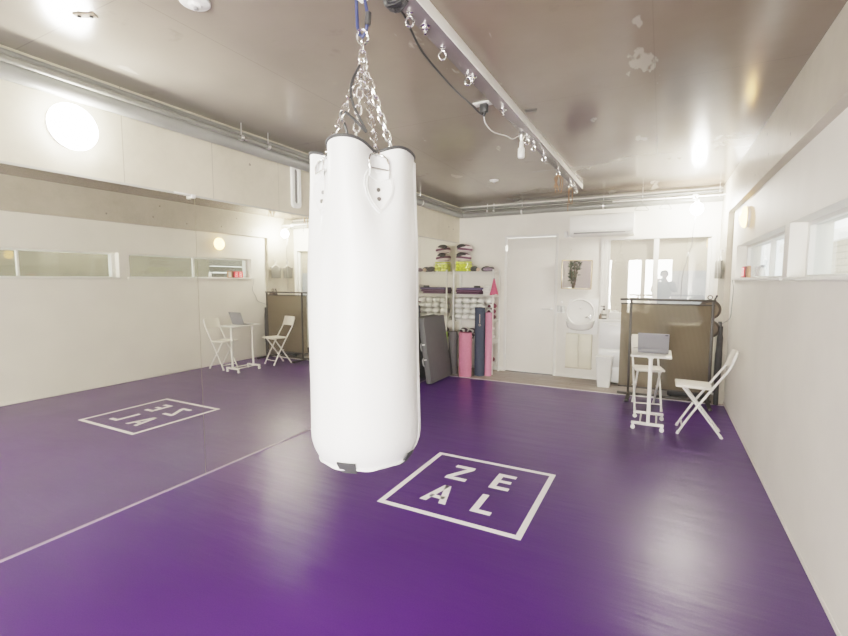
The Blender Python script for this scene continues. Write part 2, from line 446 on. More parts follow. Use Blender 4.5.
# ------------------------------------------------------------------ back wall with door, wash panel and sliding window
XD0, XD1, ZD = .765, 1.487, 2.0
XW0, XW1, ZW = 2.113, 3.404, 1.932
m = MB()
m.span(-.25, XD0, D, D + .25, -.05, H); m.span(XD0, XD1, D, D + .25, ZD, H); m.span(XD1, XW0, D, D + .25, -.05, H)
m.span(XW0, XW1, D, D + .25, ZW, H); m.span(XW1, 3.75, D, D + .25, -.05, H)
struct('wall_back', m, PAINT)
fr = MB(); t = .022
fr.span(XD0 - .03, XD0 + .006, D - .005, D + .02, 0, ZD + .03, .002); fr.span(XD1 - .006, XD1 + .03, D - .005, D + .02, 0, ZD + .03, .002); fr.span(XD0 + .006, XD1 - .006, D - .005, D + .02, ZD - .004, ZD + .03, .002)
d1 = struct('door_1', fr, TRIMW); d1['label'] = 'plain white flush door in white frame in the back wall'
obj('door_leaf', MB().span(XD0 + .010, XD1 - .010, D - .004, D + .03, .014, ZD - .010, .003), DOORW, d1)
obj('door_gap_shade', MB().span(XD0, XD1, D - .002, D + .1, -.003, .004), mat('dark_gap', (.10, .09, .08), .7), d1)  # dark strip painting the shade in the gap under the door leaf
h = MB(); h.cyl((1.435, D - .004, .965), (1.435, D - .05, .965), .009); h.tube([(1.435, D - .05, .965), (1.40, D - .052, .965), (1.315, D - .05, .962)], .008, 8)
h.lathe([(0, 0), (.024, 0), (.024, .006), (.02, .008), (0, .008)], (1.435, D - .004, .965), 20, Matrix.Rotation(PI / 2, 3, 'X'))
obj('door_handle', h, METAL, d1, label='brushed steel lever handle')
for z in (1.85, .22): obj('hinge', MB().cyl((XD0 + .002, D - .014, z - .045), (XD0 + .002, D - .014, z + .045), .007).span(XD0 - .012, XD0 + .018, D - .013, D - .004, z - .04, z + .04), METAL, d1)
struct('trim_7', MB().span(1.535, 2.085, D - .016, D + .01, 0, 1.945, .002), PANELW)
struct('trim_8', MB().span(2.083, 2.115, D - .03, D + .01, 0, 1.95, .003), TRIMW)
struct('baseboard_back', MB().span(1.52, 2.083, D - .022, D, 0, .03, .002).span(.0, XD0 - .03, D - .008, D, 0, .05, .002), TRIMW)
# window_1
SHADE = mat('roller_shade_glow', (.46, .42, .35), .8, var=.03, scale=30, emit=(1., .91, .76), es=.07)  # emission stands in for daylight coming through the fabric
SHADEL = mat('frosted_sheet_glow', (.40, .42, .45), .5, var=.08, scale=2, emit=(.85, .93, 1.), es=.05)  # faint added glow in place of daylight behind the frosted sheet
fr = MB()
for a, b in ((XW0, XW0 + .055), (XW1 - .05, XW1)): fr.span(a, b, D - .012, D + .12, 0, ZW, .003)
fr.span(XW0 + .055, XW1 - .05, D - .012, D + .12, ZW - .02, ZW, .003); fr.span(XW0 + .055, XW1 - .05, D - .012, D + .12, 0, .03, .003)
w1 = struct('window_1', fr, TRIMW); w1['label'] = 'white framed sliding window in the back wall with grey blinds behind glass'
xm = 2.75
obj('sash', MB().span(xm - .03, xm + .03, D + .0, D + .06, .03, ZW - .02, .003).span(XW0 + .055, XW0 + .085, D + .01, D + .05, .03, ZW - .02, .003), TRIMW, w1)
obj('sash', MB().span(XW1 - .085, XW1 - .05, D + .03, D + .09, .03, ZW - .02, .003), TRIMW, w1)
WG2 = glass('sliding_window_glass', (.96, .96, .95), 1.9)
obj('pane', MB().span(XW0 + .08, xm, D + .025, D + .031, .03, ZW - .02), WG2, w1)
obj('pane', MB().span(xm, XW1 - .08, D + .060, D + .066, .03, ZW - .02), WG2, w1)
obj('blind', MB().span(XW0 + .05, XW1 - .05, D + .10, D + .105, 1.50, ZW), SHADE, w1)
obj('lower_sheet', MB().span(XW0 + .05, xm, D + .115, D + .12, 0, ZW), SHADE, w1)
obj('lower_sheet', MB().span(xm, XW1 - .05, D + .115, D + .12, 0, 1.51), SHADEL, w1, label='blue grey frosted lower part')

# ------------------------------------------------------------------ wall behind the camera, with the daylight windows
FX = [(1.22, 1.47), (1.91, 2.29), (2.37, 2.63), (2.68, 3.10)]; FZ0, FZ1 = .35, 1.985
m = MB(); xs = [-.25] + [v for p in FX for v in p] + [3.75]
for i in range(0, len(xs), 2): m.span(xs[i], xs[i + 1], YF - .15, YF, FZ0, FZ1)
m.span(-.25, 3.75, YF - .15, YF, -.05, FZ0); m.span(-.25, 3.75, YF - .15, YF, FZ1, H)
struct('wall_front', m, PAINT)
DAY = emis('daylit_frosted_glass', (1., .965, .885), DAYLIGHT)
fr = MB()
for a, b in FX:
    fr.span(a, a + .02, YF - .06, YF - .01, FZ0, FZ1).span(b - .02, b, YF - .06, YF - .01, FZ0, FZ1).span(a, b, YF - .06, YF - .01, FZ0, FZ0 + .03).span(a, b, YF - .06, YF - .01, FZ1 - .02, FZ1)
w4 = struct('window_4', fr, TRIMW); w4['label'] = 'row of frosted daylight windows behind the camera'
for a, b in FX: obj('pane', MB().span(a + .01, b - .01, YF - .05, YF - .04, FZ0, FZ1), DAY, w4)
# ================================================================== CEILING AND WALL FITTINGS
PIPE = mat('grey_pipe', srgb(138, 138, 134), .3, var=.08, scale=4)
PIPED = mat('dark_grey_pipe', srgb(118, 117, 110), .35, var=.1, scale=4)
def pipe(name, label, pts, r, m_, clamps=()):
    t = thing(name, label, 'pipe', pts[0], 0, 'pipes along the ceiling edge')
    obj('pipe_run', MB().tube(pts, r, 16), m_, t, world=True)
    for c, ax in clamps:
        k = MB(); a = Vector(c)
        d = Vector((0, .012, 0)) if ax == 'y' else Vector((.012, 0, 0))
        k.cyl(a - d, a + d, r + .004, n=16); k.cyl(a, (a.x, a.y, H), .004, n=8); obj('pipe_clamp', k, METAL, t, world=True)
    return t
def corner(x, y, z, r, x_end, n=6):
    pts = [(x, YF, z), (x, 1., z), (x, 3., z), (x, y - r, z)]
    for i in range(1, n + 1):
        a = PI / 2 * i / n; pts.append((x + r - r * cos(a), y - r + r * sin(a), z))
    return pts + [(1.2, y, z), (x_end, y, z)]
pipe('ceiling_pipe', 'thick grey pipe along the top of the left and back walls, lowest of three', corner(.055, D - .055, 2.365, .06, W), .045, PIPE,
     [((.055, y, 2.365), 'y') for y in (.5, 3.2, 5.2)] + [((1.0, D - .055, 2.365), 'x'), ((2.1, D - .055, 2.365), 'x')])
pipe('ceiling_pipe', 'thin bright conduit right under the ceiling edge, topmost of the three pipes', corner(.028, D - .028, 2.455, .05, W), .018, PIPE, [])
pipe('ceiling_pipe', 'slim dark conduit hung on small rods beside the thick grey pipe', corner(.125, D - .13, 2.395, .06, 2.3), .017, PIPED,
     [((.125, y, 2.395), 'y') for y in (2.35, 2.6, 4.6)] + [((.60, D - .13, 2.395), 'x'), ((.50, D - .13, 2.395), 'x')])

# steel rail with eye bolts
RX0, RX1, RZ = 1.872, 1.956, 2.447
RAILM = mat('rail_steel', srgb(122, 114, 118), .22, metal=.25, var=.06, scale=3)
rail = thing('ceiling_rail', 'long steel rail with eye bolts fixed under the ceiling along the room', 'rail', (1.914, 2.4, RZ))
m = MB(); m.span(RX0, RX1, YF + .3, 5.68, RZ, RZ + .012, .002).span(RX0, RX1, YF + .3, 5.68, RZ + .012, H); obj('rail_bar', m, RAILM, rail, world=True)
obj('edge_trim', MB().span(RX1, RX1 + .006, YF + .3, 5.68, RZ - .001, H, .001), WMETAL, rail, world=True, label='bright white right edge')
for y in (1.30, 1.653, 1.958, 2.266, 3.431, 3.625, 3.979, 4.577, 5.239, 5.605):
    e = MB(); e.lathe([(0, 0), (.013, 0), (.013, -.006), (.005, -.008), (.005, -.02)], (1.898, y, RZ), 12)
    e.torus((1.898, y, RZ - .038), .0155, .0048, Matrix.Rotation(PI / 2, 3, 'X') @ Matrix.Rotation(0, 3, 'Y') if False else Matrix.Rotation(.5, 3, 'Z') @ Matrix.Rotation(PI / 2, 3, 'X'), 18, 7, 1., 1.25)
    obj('eye_bolt', e, CHROME, rail, world=True)
for y in (1.772, 2.311, 2.83, 5.42):
    e = MB(); e.lathe([(0, 0), (.022, 0), (.022, -.004), (.012, -.006), (.012, -.016), (.008, -.018), (.008, -.034), (0, -.036)], (1.906, y, RZ), 14); obj('bolt', e, CHROME, rail, world=True)

# black strap bundle and cable at the near end of the rail
t = thing('strap_bundle', 'black strap bundle tied on the near end of the ceiling rail', 'strap', (1.885, 1.58, RZ))
m = MB()
for k in range(9):
    a = k * .7; m.tube(bez([(1.880 + .02 * cos(a), 1.50 + .012 * k * .5, RZ), (1.872 + .012 * cos(a), 1.51 + .009 * k, RZ - .018 - .012 * abs(sin(a))), (1.905 + .015 * sin(a), 1.53 + .008 * k, RZ - .015), (1.925, 1.52 + .008 * k, RZ)], 5), .008, 8)
obj('strap', m, BLACK, t, world=True)
c = obj('power_cable', MB().tube(bez([(1.853, 1.55, 2.465), (1.862, 1.66, 2.455), (1.80, 1.95, 2.44), (1.775, 2.35, 2.43), (1.765, 2.62, 2.44), (1.782, 2.77, 2.42), (1.789, 2.80, 2.455)], 8), .0055, 8), CABLE, loc=(1.853, 1.55, 2.465))
tag(c, 'black power cable drooping from the ceiling rail to the ceiling outlet', 'cable')
t = thing('ceiling_outlet', 'square white ceiling outlet with a black plug in it', 'outlet', (1.79, 2.80, H))
obj('outlet_plate', MB().span(1.725, 1.855, 2.765, 2.835, H - .008, H, .003), TRIMW, t, world=True)
obj('plug', MB().box((1.789, 2.80, H - .034), (.05, .04, .055), .008).cyl((1.789, 2.8, H - .06), (1.789, 2.8, H - .085), .014, .007), BLACK, t, world=True, label='black plug')
t = thing('pendant_lamp_holder', 'small white pendant lamp hanging under the rail on a cord', 'lamp', (1.88, 3.344, RZ))
m = MB(); m.lathe([(0, 0), (.02, 0), (.024, -.015), (.02, -.03), (.012, -.045), (.012, -.06)], (1.88, 3.344, RZ), 16); obj('socket', m, METAL, t, world=True, label='small metal fixing clip')
m = MB(); m.lathe([(0, -.058), (.014, -.058), (.016, -.10), (.023, -.105), (.025, -.112), (.025, -.168), (.022, -.175), (0, -.176)], (1.88, 3.344, RZ), 18); obj('lamp_tube', m, WPLAS, t, world=True)
obj('cord', MB().tube(bez([(1.789, 2.80, 2.415), (1.79, 2.83, 2.38), (1.80, 2.95, 2.36), (1.825, 3.15, 2.385), (1.85, 3.22, 2.38), (1.866, 3.32, 2.425)], 8), .004, 7), WCABLE, t, world=True)
ROPE = mat('tan_rope', srgb(150, 116, 88), .8, var=.2, scale=60)
for (x, y, L, lab, n) in ((1.90, 4.577, .17, 'bunch of tan rope ends looped on a rail eye bolt, thicker one', 6), (1.90, 5.239, .26, 'tan cord dangling from the far rail eye bolt, longer one', 3)):
    m = MB()
    for k in range(n):
        a = k * 2.1; s_ = .02 + .006 * k
        m.tube(bez([(x, y, RZ - .05), (x + s_ * cos(a), y + s_ * sin(a), RZ - .09), (x + 1.1 * s_ * cos(a + .5), y + s_ * sin(a + .5), RZ - .06 - L * .6), (x + .9 * s_ * cos(a + .9), y + s_ * sin(a + .9), RZ - .05 - L * (.7 + .3 * (k % 2)))], 6), .0045, 6)
    o = obj('rope', m, ROPE, loc=(x, y, RZ - .05)); tag(o, lab, 'rope', 'tan ropes hanging from the ceiling rail')

# smoke detector and small ceiling discs
def disc(name, label, x, y, r, h):
    t = thing(name, label, 'smoke detector' if 'detector' in name else 'ceiling fitting', (x, y, H))
    obj('housing', MB().lathe([(0, 0), (r, 0), (r, -h * .35), (r * .93, -h * .5), (r * .45, -h * .62), (r * .4, -h), (r * .3, -h * 1.12), (0, -h * 1.15)], (x, y, H), 32), WPLAS, t, world=True)
    obj('sensor', MB().lathe([(0, 0), (r * .16, 0), (r * .16, -.008), (0, -.010)], (x + r * .1, y, H - h * 1.13), 12), GREYP, t, world=True)
disc('smoke_detector', 'round white smoke detector on the ceiling near the top of the photo', 1.13, 1.268, .058, .026)
disc('ceiling_disc', 'small flat white disc on the ceiling towards the back', 1.115, 4.967, .05, .022)
o = obj('ceiling_plate', MB().box((2.02, 3.057, H - .003), (.075, .05, .006), .002, (0, 0, .3)), mat('dark_plate', (.09, .08, .07), .6), loc=(2.02, 3.057, H)); tag(o, 'small dark square plate on the ceiling right of the rail', 'plate')
t = thing('ceiling_bracket', 'small rusty metal bracket on the ceiling near the top left', 'bracket', (.63, 1.12, H))
obj('bracket_plate', MB().box((.63, 1.12, H - .003), (.09, .03, .006), .002, (0, 0, .5)), mat('rusty', (.35, .29, .22), .6, var=.3, scale=40), t, world=True)
for dx in (-.025, .025): obj('screw', MB().cyl((.63 + dx * .88, 1.12 + dx * .48, H - .005), (.63 + dx * .88, 1.12 + dx * .48, H - .014), .007), BLACK, t, world=True)

# wall lamps: round opal globes on a base
def wall_lamp(label, p, nx, r, dep, em):
    t = thing('wall_lamp', label, 'lamp', p)
    M = Matrix.Rotation(PI / 2 * nx, 3, 'Y')
    obj('lamp_base', MB().lathe([(0, 0), (r * .96, 0), (r * .98, dep * .15), (r * .98, dep * .4), (0, dep * .4)], p, 32, M), TRIMW, t, world=True)
    obj('lamp_globe', MB().lathe([(r * .97, dep * .4)] + [(r * cos(a), dep * .4 + dep * .6 * sin(a)) for a in [PI / 2 * i / 8 for i in range(9)]], p, 32, M), em, t, world=True, label='glowing opal globe')
wall_lamp('large round wall lamp glowing white on the left concrete beam', (0, 1.335, 2.19), 1, .118, .075, emis('lamp_white_glow', (1., .96, .86), LAMP_L))
wall_lamp('small round wall lamp glowing warm orange above the far right window', (W1, 4.965, 1.945), -1, .095, .075, emis('lamp_warm_glow', (1., .54, .14), LAMP_R))

# white rounded slot frame on the beam
t = thing('wall_slot', 'white rounded frame around a narrow dark slot high on the left beam', 'wall fitting', (0, 3.01, 2.18))
M = Matrix(((0, 0, 1, 0), (1, 0, 0, 3.01), (0, 1, 0, 2.18), (0, 0, 0, 1)))
outer, inner = rbox(.105, .365, .035), rbox(.045, .29, .02); n = len(outer)
m = MB(); vs = []
for poly, z in ((outer, 0), (outer, .022), (inner, .022), (inner, .004)): vs += [M @ Vector((x, y, z)) for x, y in poly]
m._add(vs, [(k * n + i, k * n + (i + 1) % n, (k + 1) * n + (i + 1) % n, (k + 1) * n + i) for k in range(3) for i in range(n)])
obj('slot_frame', m, WPLAS, t, world=True)
obj('slot_opening', MB().prism(rbox(.046, .291, .02), .001, .005, M), mat('slot_dark', (.22, .21, .2), .6), t, world=True)
o = obj('mirror_clip', MB().span(0, .012, 1.90, 2.04, MT + .001, MT + .011, .002).span(0, .014, 2.02, 2.05, MT - .014, MT + .011, .002), TRIMW, loc=(0, 2.0, MT)); tag(o, 'small white clip on the top edge of the left mirror by the seam', 'clip')

# air conditioner
t = thing('air_conditioner', 'white wall mounted air conditioner above the back window', 'air conditioner', (2.1, D, 1.95))
x0, x1 = 1.702, 2.486
prof = [(D, 2.245), (D - .16, 2.245), (D - .205, 2.235), (D - .222, 2.20), (D - .225, 2.06), (D - .215, 2.0), (D - .19, 1.972), (D, 1.965)]
m = MB(); nn = len(prof)
m._add([(x0, y, z) for y, z in prof] + [(x1, y, z) for y, z in prof], [tuple(range(nn)), tuple(range(2 * nn - 1, nn - 1, -1))] + [(i, (i + 1) % nn, nn + (i + 1) % nn, nn + i) for i in range(nn)])
obj('casing', m, WPLAS, t, world=True)
obj('air_flap', MB().box(((x0 + x1) / 2 - .02, D - .2165, 2.002), (.64, .004, .022), .001, (-.25, 0, 0)), GREYP, t, world=True, label='grey air outlet slot')
obj('side_vent', MB().span(x1 - .10, x1 - .01, D - .221, D - .20, 1.995, 2.02, .002), mat('ac_grey', (.6, .6, .58), .5), t, world=True)
t = thing('pipe_socket', 'small white socket and pipe end left of the air conditioner', 'wall fitting', (1.62, D, 2.0))
obj('socket_plate', MB().span(1.60, 1.64, D - .05, D, 1.965, 2.05, .006), WPLAS, t, world=True); obj('drain_tube', MB().cyl((1.64, D - .03, 1.985), (1.71, D - .03, 1.985), .012), WPLAS, t, world=True)

# hanger rod with clip-on bulb and two wire hangers
t = thing('hanging_rod', 'white round rod fixed to the right column below the ceiling', 'rod', (2.9, 6.2, 2.3))
P0, P1 = Vector((2.25, 6.13, 2.345)), Vector((W, 6.30, 2.362))
obj('rod', MB().cyl(P0, P1, .009), WMETAL, t, world=True)
for s_ in (.28, .95): 
    p = P0.lerp(P1, s_); obj('rod_hanger', MB().cyl(p, (p.x, p.y, H), .0045, n=8).torus(p, .018, .004, Matrix.Rotation(PI / 2, 3, 'Y'), 14, 6), METAL, t, world=True)
HANGM = mat('dark_wire', (.10, .10, .10), .4, metal=.4)
def hanger(label, p, ang, group='wire hangers on the white rod', sc=1.):
    m = MB(); hook = [Vector((.018 * cos(a), 0, .018 * sin(a))) for a in [math.radians(d) for d in range(-30, 215, 22)]]
    hook = hook[::-1]; 
    m.tube([Vector((h.x * 1., 0, h.z)) for h in hook][::-1] , .0028, 6)
    tri = [(-.018 * cos(math.radians(35)) * 0, 0, -.06), (-.03, 0, -.072), (-.115, 0, -.155), (-.12, 0, -.168), (-.108, 0, -.175), (0, 0, -.172), (.108, 0, -.175), (.12, 0, -.168), (.115, 0, -.155), (.03, 0, -.072)]
    m.tube(tri, .0036, 6, closed=True); m.tube(bez([(.0155, 0, -.009), (.01, 0, -.022), (.0, 0, -.035), (0, 0, -.06)], 4), .0028, 6)
    o = obj('clothes_hanger', m, HANGM); o.location = p; o.rotation_euler = (0, 0, ang); o.scale = (sc, sc, sc)
    return tag(o, label, 'hanger', group)
for s_, lab in ((.275, 'left one of the two wire hangers on the white rod'), (.49, 'right one of the two wire hangers on the white rod')):
    p = P0.lerp(P1, s_); hanger(lab, (p.x, p.y, p.z - .001), .25 + s_, sc=.72)
BULB = (3.149, 6.083, 2.19)
t = thing('clip_lamp', 'bare bulb clip lamp glowing bright white on the rod by the column', 'lamp', BULB)
pr = P0.lerp(P1, .745)
obj('clip', MB().box(pr, (.05, .04, .05), .008).tube([pr, (3.15, 6.16, 2.30), (3.149, 6.10, 2.27)], .008, 8), TRIMW, t, world=True)
obj('lamp_socket', MB().cyl((3.149, 6.083, 2.235), (3.149, 6.09, 2.29), .022), WPLAS, t, world=True)
obj('bulb', MB().ball(BULB, (.065, .065, .07), 24, 16), emis('bulb_glow', (1., .95, .84), BULB_E), t, world=True, label='glowing bulb')
o = obj('lamp_cable', MB().tube(bez([(3.14, 6.125, 2.25), (3.142, 6.135, 2.1), (3.125, 6.10, 1.95), (3.115, 6.08, 1.78), (3.08, 6.06, 1.66), (3.07, 6.04, 1.58), (3.04, 6.02, 1.45), (3.03, 6.0, 1.18)], 6), .004, 7), GREYP, loc=(3.14, 6.1, 2.25)); tag(o, 'thin wavy grey cable hanging from the clip lamp in front of the window', 'cable')
o = obj('cable_switch', MB().ball((3.085, 6.06, 1.675), (.012, .01, .03), 12, 8), WPLAS, loc=(3.085, 6.06, 1.675)); tag(o, 'small white inline switch on the hanging lamp cable', 'switch')
# ================================================================== PUNCHING BAG
BX, BY, BZ0, BZ1, BR = 1.911, 1.303, .766, 1.80, .190
LEA = mat('white_leather', (.66, .665, .67), .42, var=.015, scale=4, bump=.10, bscale=45, coat=.1)
DKMET = mat('dark_rivet', (.12, .115, .11), .35, metal=.7)
BINDM = mat('black_binding', (.03, .03, .032), .6)
STITCH = mat('leather_stitched_edge', (.78, .77, .75), .5)
bag = thing('punching_bag', 'tall white leather punching bag hanging on chains from the ceiling rail', 'punching bag', (BX, BY, BZ0))
TH0 = math.radians(-37)
LUGS = [math.radians(d) for d in (-37, -112, 142, 55)]
def fold_at(th):
    return sum(math.exp(-((((th - l + PI) % (2 * PI)) - PI) / .30) ** 2) for l in LUGS)
def rad(th, z):
    """radius of the bag at angle th, height z"""
    u = (z - BZ0) / (BZ1 - BZ0)
    r = BR * (1.0 - .035 * u) * (1 + .012 * sin(3 * th + 5 * u) + .008 * sin(5 * th - 9 * u))
    tk = max(0., (u - .62) / .38); tk = tk * tk * (3 - 2 * tk)
    # folds towards the four lugs
    dl = ((th - math.radians(-72) + PI) % (2 * PI)) - PI
    r *= 1 + tk * (-.03 + .15 * math.exp(-(dl / .36) ** 2) - .27 * fold_at(th))
    if u < .10:
        q = (.10 - u) / .10; r *= 1 - .21 * q ** 2.1
    return r
def ztop(th): return BZ1 - .022 * fold_at(th) + .012 * cos(th - math.radians(-75))
NU, NV = 128, 76
def P(th, v):
    z = BZ0 + (ztop(th) - BZ0) * v
    r = rad(th, BZ0 + (BZ1 - BZ0) * v)
    return Vector((BX + r * cos(th), BY + r * sin(th), z))
m = MB()
vv = [.0, .004, .01, .018, .028, .04, .055, .075] + [.10 + .90 * (k / (NV - 7)) for k in range(0, NV - 6)]
m.grid(lambda i, j: P(2 * PI * i / NU, vv[j]), NU, len(vv), True)
# wall thickness and the dark inside of the rim
def inner(i, j):
    th = 2 * PI * i / NU; p = P(th, 1.); c = Vector((BX, BY, p.z)); d = (c - p).normalized()
    return p + d * (.006 + .004 * j) + Vector((0, 0, -.05 * j))
m.grid(lambda i, j: P(2 * PI * i / NU, 1.) if j == 0 else inner(i, j - 1), NU, 4, True)
obj('bag_body', m, LEA, bag, world=True, ang=60)
pts = [P(2 * PI * i / NU, 1.) + Vector((0, 0, .001)) for i in range(NU)]
obj('rim_binding', MB().tube(pts, .0048, 8, closed=True), BINDM, bag, world=True, label='black edge binding round the open top')
m = MB(); m.lathe([(0, -.012), (.10, -.010), (.148, -.003), (.158, .003), (.156, .006)], (BX, BY, BZ0), 64)
obj('bottom_panel', m, LEA, bag, world=True)
# welt seam around the bottom
pts = [P(2 * PI * i / NU, .007) + Vector((0, 0, .005 * sin(9 * 2 * PI * i / NU) * .6)) for i in range(NU)]
obj('bottom_seam', MB().tube([p + (p - Vector((BX, BY, p.z))).normalized() * .002 for p in pts], .006, 8, closed=True), LEA, bag, world=True)
# upright side seam
th = math.radians(22)
m = MB(); m.tube([P(th, .02 + .96 * k / 40) for k in range(41)], .0055, 8); m.tube([P(th - .06, .02 + .96 * k / 40) for k in range(41)], .003, 6)
obj('side_seam', m, LEA, bag, world=True)
# black webbing tabs under the bottom edge
for a, w in ((math.radians(-76), .36), (math.radians(4), .26), (math.radians(105), .2), (math.radians(195), .2)):
    m = MB(); nn = 8
    def tabp(i, j):
        th = a + w * (i / (nn - 1) - .5)
        if j < 3:
            p = P(th, .032 - .012 * j); q = p + Vector((cos(th), sin(th), 0)) * .006; return q
        p = P(th, .0); return p + Vector((cos(th), sin(th), 0)) * (-.02 * (j - 3) + .004) + Vector((0, 0, -.006 - .002 * (j - 3)))
    m.grid(tabp, nn, 6); obj('webbing_tab', m, mat('webbing', (.035, .035, .038), .7) if 'webbing' not in MATS else MATS['webbing'], bag, world=True, solid=.004, label='black webbing tab')
# lugs: stitched leaf shaped patches with rivets and D rings, chain from each
APEX = Vector((BX + .004, BY, 2.10))
def link_chain(m, a, b, L=.036, w=.0105, r=.0034):
    a, b = Vector(a), Vector(b); d = (b - a); n = max(1, round(d.length / (L * .78))); t = d.normalized(); u0 = t.orthogonal().normalized(); w0 = t.cross(u0)
    for k in range(n):
        c = a + d * ((k + .5) / n); u = u0 if k % 2 == 0 else w0; h = d.length / n * .64
        pts = []
        for q in range(16):
            an = 2 * PI * q / 16; x = cos(an) * w; y = sin(an) * w + (h - w) * (1 if sin(an) > 0 else -1 if sin(an) < 0 else 0)
            pts.append(c + u * x + t * y)
        m.tube(pts, r, 6, closed=True)
for k, th in enumerate(LUGS):
    zc = BZ1 - .115
    def surf(x, z, off):
        """x sideways in metres, z up relative to the lug centre"""
        r0 = rad(th, zc); t2 = th + x / r0; v = (zc + z - BZ0) / (BZ1 - BZ0)
        p = P(t2, v); nrm = Vector((cos(th), sin(th), 0)); return p + nrm * off
    leaf = [(0, -.082), (.020, -.064), (.036, -.040), (.043, -.012), (.040, .016), (.034, .034), (.030, .044), (-.030, .044), (-.034, .034), (-.040, .016), (-.043, -.012), (-.036, -.040), (-.020, -.064)]
    def leafmesh(sc, off):
        mm = MB(); ring = [(x * sc, z * sc) for x, z in leaf]; nr = len(ring)
        vs = [surf(x, z, off) for x, z in ring] + [surf(x * .5, z * .5, off + .002) for x, z in ring] + [surf(0, -.005, off + .002)] + [surf(x * 1.03, z * 1.03, -.004) for x, z in ring]
        mm._add(vs, [(i, (i + 1) % nr, nr + (i + 1) % nr, nr + i) for i in range(nr)] + [(nr + i, nr + (i + 1) % nr, 2 * nr) for i in range(nr)] + [(2 * nr + 1 + i, 2 * nr + 1 + (i + 1) % nr, (i + 1) % nr, i) for i in range(nr)])
        return mm
    lug = obj('lug_patch', leafmesh(1., .006), LEA, bag, world=True)
    mm = MB(); ring = bez([surf(x * .86, z * .88, .0085) for x, z in leaf] + [surf(leaf[0][0] * .86, leaf[0][1] * .88, .0085)], 3); mm.tube(ring[:-1], .0012, 5, closed=True); obj('stitching', mm, STITCH, lug, world=True)
    # fold over tab holding the ring
    mm = MB(); mm.grid(lambda i, j: surf(-.03 + .06 * i / 6, .020 + .034 * j / 4, .012 + .004 * sin(PI * j / 4)), 7, 5); obj('ring_tab', mm, LEA, lug, world=True, solid=.005)
    for z in (-.008, -.037):
        mm = MB(); nrm = Vector((cos(th), sin(th), 0)); p = surf(0, z, .006); mm.cyl(p, p + nrm * .007, .0075, .006, 12); obj('rivet', mm, DKMET, lug, world=True, label='dark steel rivet')
    mm = MB(); tz = BZ1 - .115
    dpts = [surf(-.029, .046, .014), surf(-.031, .066, .013), surf(-.026, .086, .012), surf(-.012, .101, .011), surf(.012, .101, .011), surf(.026, .086, .012), surf(.031, .066, .013), surf(.029, .046, .014)]
    mm.tube(bez(dpts, 4), .0036, 8); mm.cyl(dpts[0], dpts[-1], .0036, n=8); obj('ring', mm, CHROME, lug, world=True, label='chrome D ring')
    top = surf(0, .106, .006)
    mm = MB(); link_chain(mm, top, APEX + Vector((.012 * cos(th), .012 * sin(th), -.012))); obj('chain', mm, CHROME, bag, world=True, label='chrome chain')
# centre: rings, links, blue carabiner sling up to the rail
m = MB(); m.torus(APEX, .018, .004, Matrix.Rotation(PI / 2, 3, 'X'), 20, 8, 1, 1.2)
link_chain(m, APEX + Vector((0, 0, .015)), APEX + Vector((0, 0, .075)), .04, .012, .004)
m.torus(APEX + Vector((0, 0, .09)), .021, .0042, Matrix.Rotation(PI / 2, 3, 'X') @ Matrix.Rotation(.5, 3, 'X'), 20, 8)
obj('swivel_links', m, CHROME, bag, world=True)
m = MB(); A = APEX + Vector((0, 0, .10)); B_ = Vector((1.908, 1.302, 2.335))
m.tube([A + Vector((-.012, 0, 0)), A + Vector((-.02, .0, .03)), B_ + Vector((-.016, 0, -.02)), B_ + Vector((0, 0, 0)), B_ + Vector((.016, 0, -.02)), A + Vector((.024, 0, .04)), A + Vector((.012, 0, 0)), A + Vector((0, 0, -.010))], .0055, 8, closed=True)
obj('sling', m, mat('blue_webbing', srgb(34, 44, 88), .6, var=.1), bag, world=True, label='blue carabiner sling')
m = MB(); m.cyl(A + Vector((.021, 0, .022)), A + Vector((.025, 0, .06)), .010); obj('gate_sleeve', m, BLACK, bag, world=True, label='black sleeve')
m = MB(); m.tube(bez([B_ + Vector((0, 0, -.03)), B_ + Vector((.018, .01, 0)), B_ + Vector((.01, 0, .035)), B_ + Vector((-.012, 0, .03)), B_ + Vector((-.016, -.01, -.008)), B_ + Vector((.012, .012, -.02)), B_ + Vector((.0, -.01, .02))], 5), .011, 8); m.tube(bez([B_ + Vector((-.01, 0, .02)), B_ + Vector((0, 0, .04)), B_ + Vector((.004, 0, .028))], 4), .008, 8)
obj('white_rope_knot', m, mat('white_rope', (.82, .82, .80), .7, var=.1, scale=80), bag, world=True)
# black safety cord slack beside the chains
c0 = surf = None
r_ = Vector((.82, .57, 0)); q = lambda s, z, d=0.: Vector((BX, BY, 1.80 + (z - 1.90) * 1.08)) + r_ * s + Vector((.57, -.82, 0)) * d
m = MB(); m.tube(bez([q(-.006, 2.17, .02), q(-.034, 2.11, .03), q(-.03, 2.05, .04), q(.0, 1.99, .05), q(.012, 1.965, .05), q(-.02, 1.995, .05), q(-.055, 2.02, .05), q(-.07, 2.015, .04), q(-.055, 1.98, .04), q(-.05, 1.945, .03), q(-.075, 1.90, .02)], 8), .0045, 8)
obj('safety_cord', m, CABLE, bag, world=True, label='black slack cord')
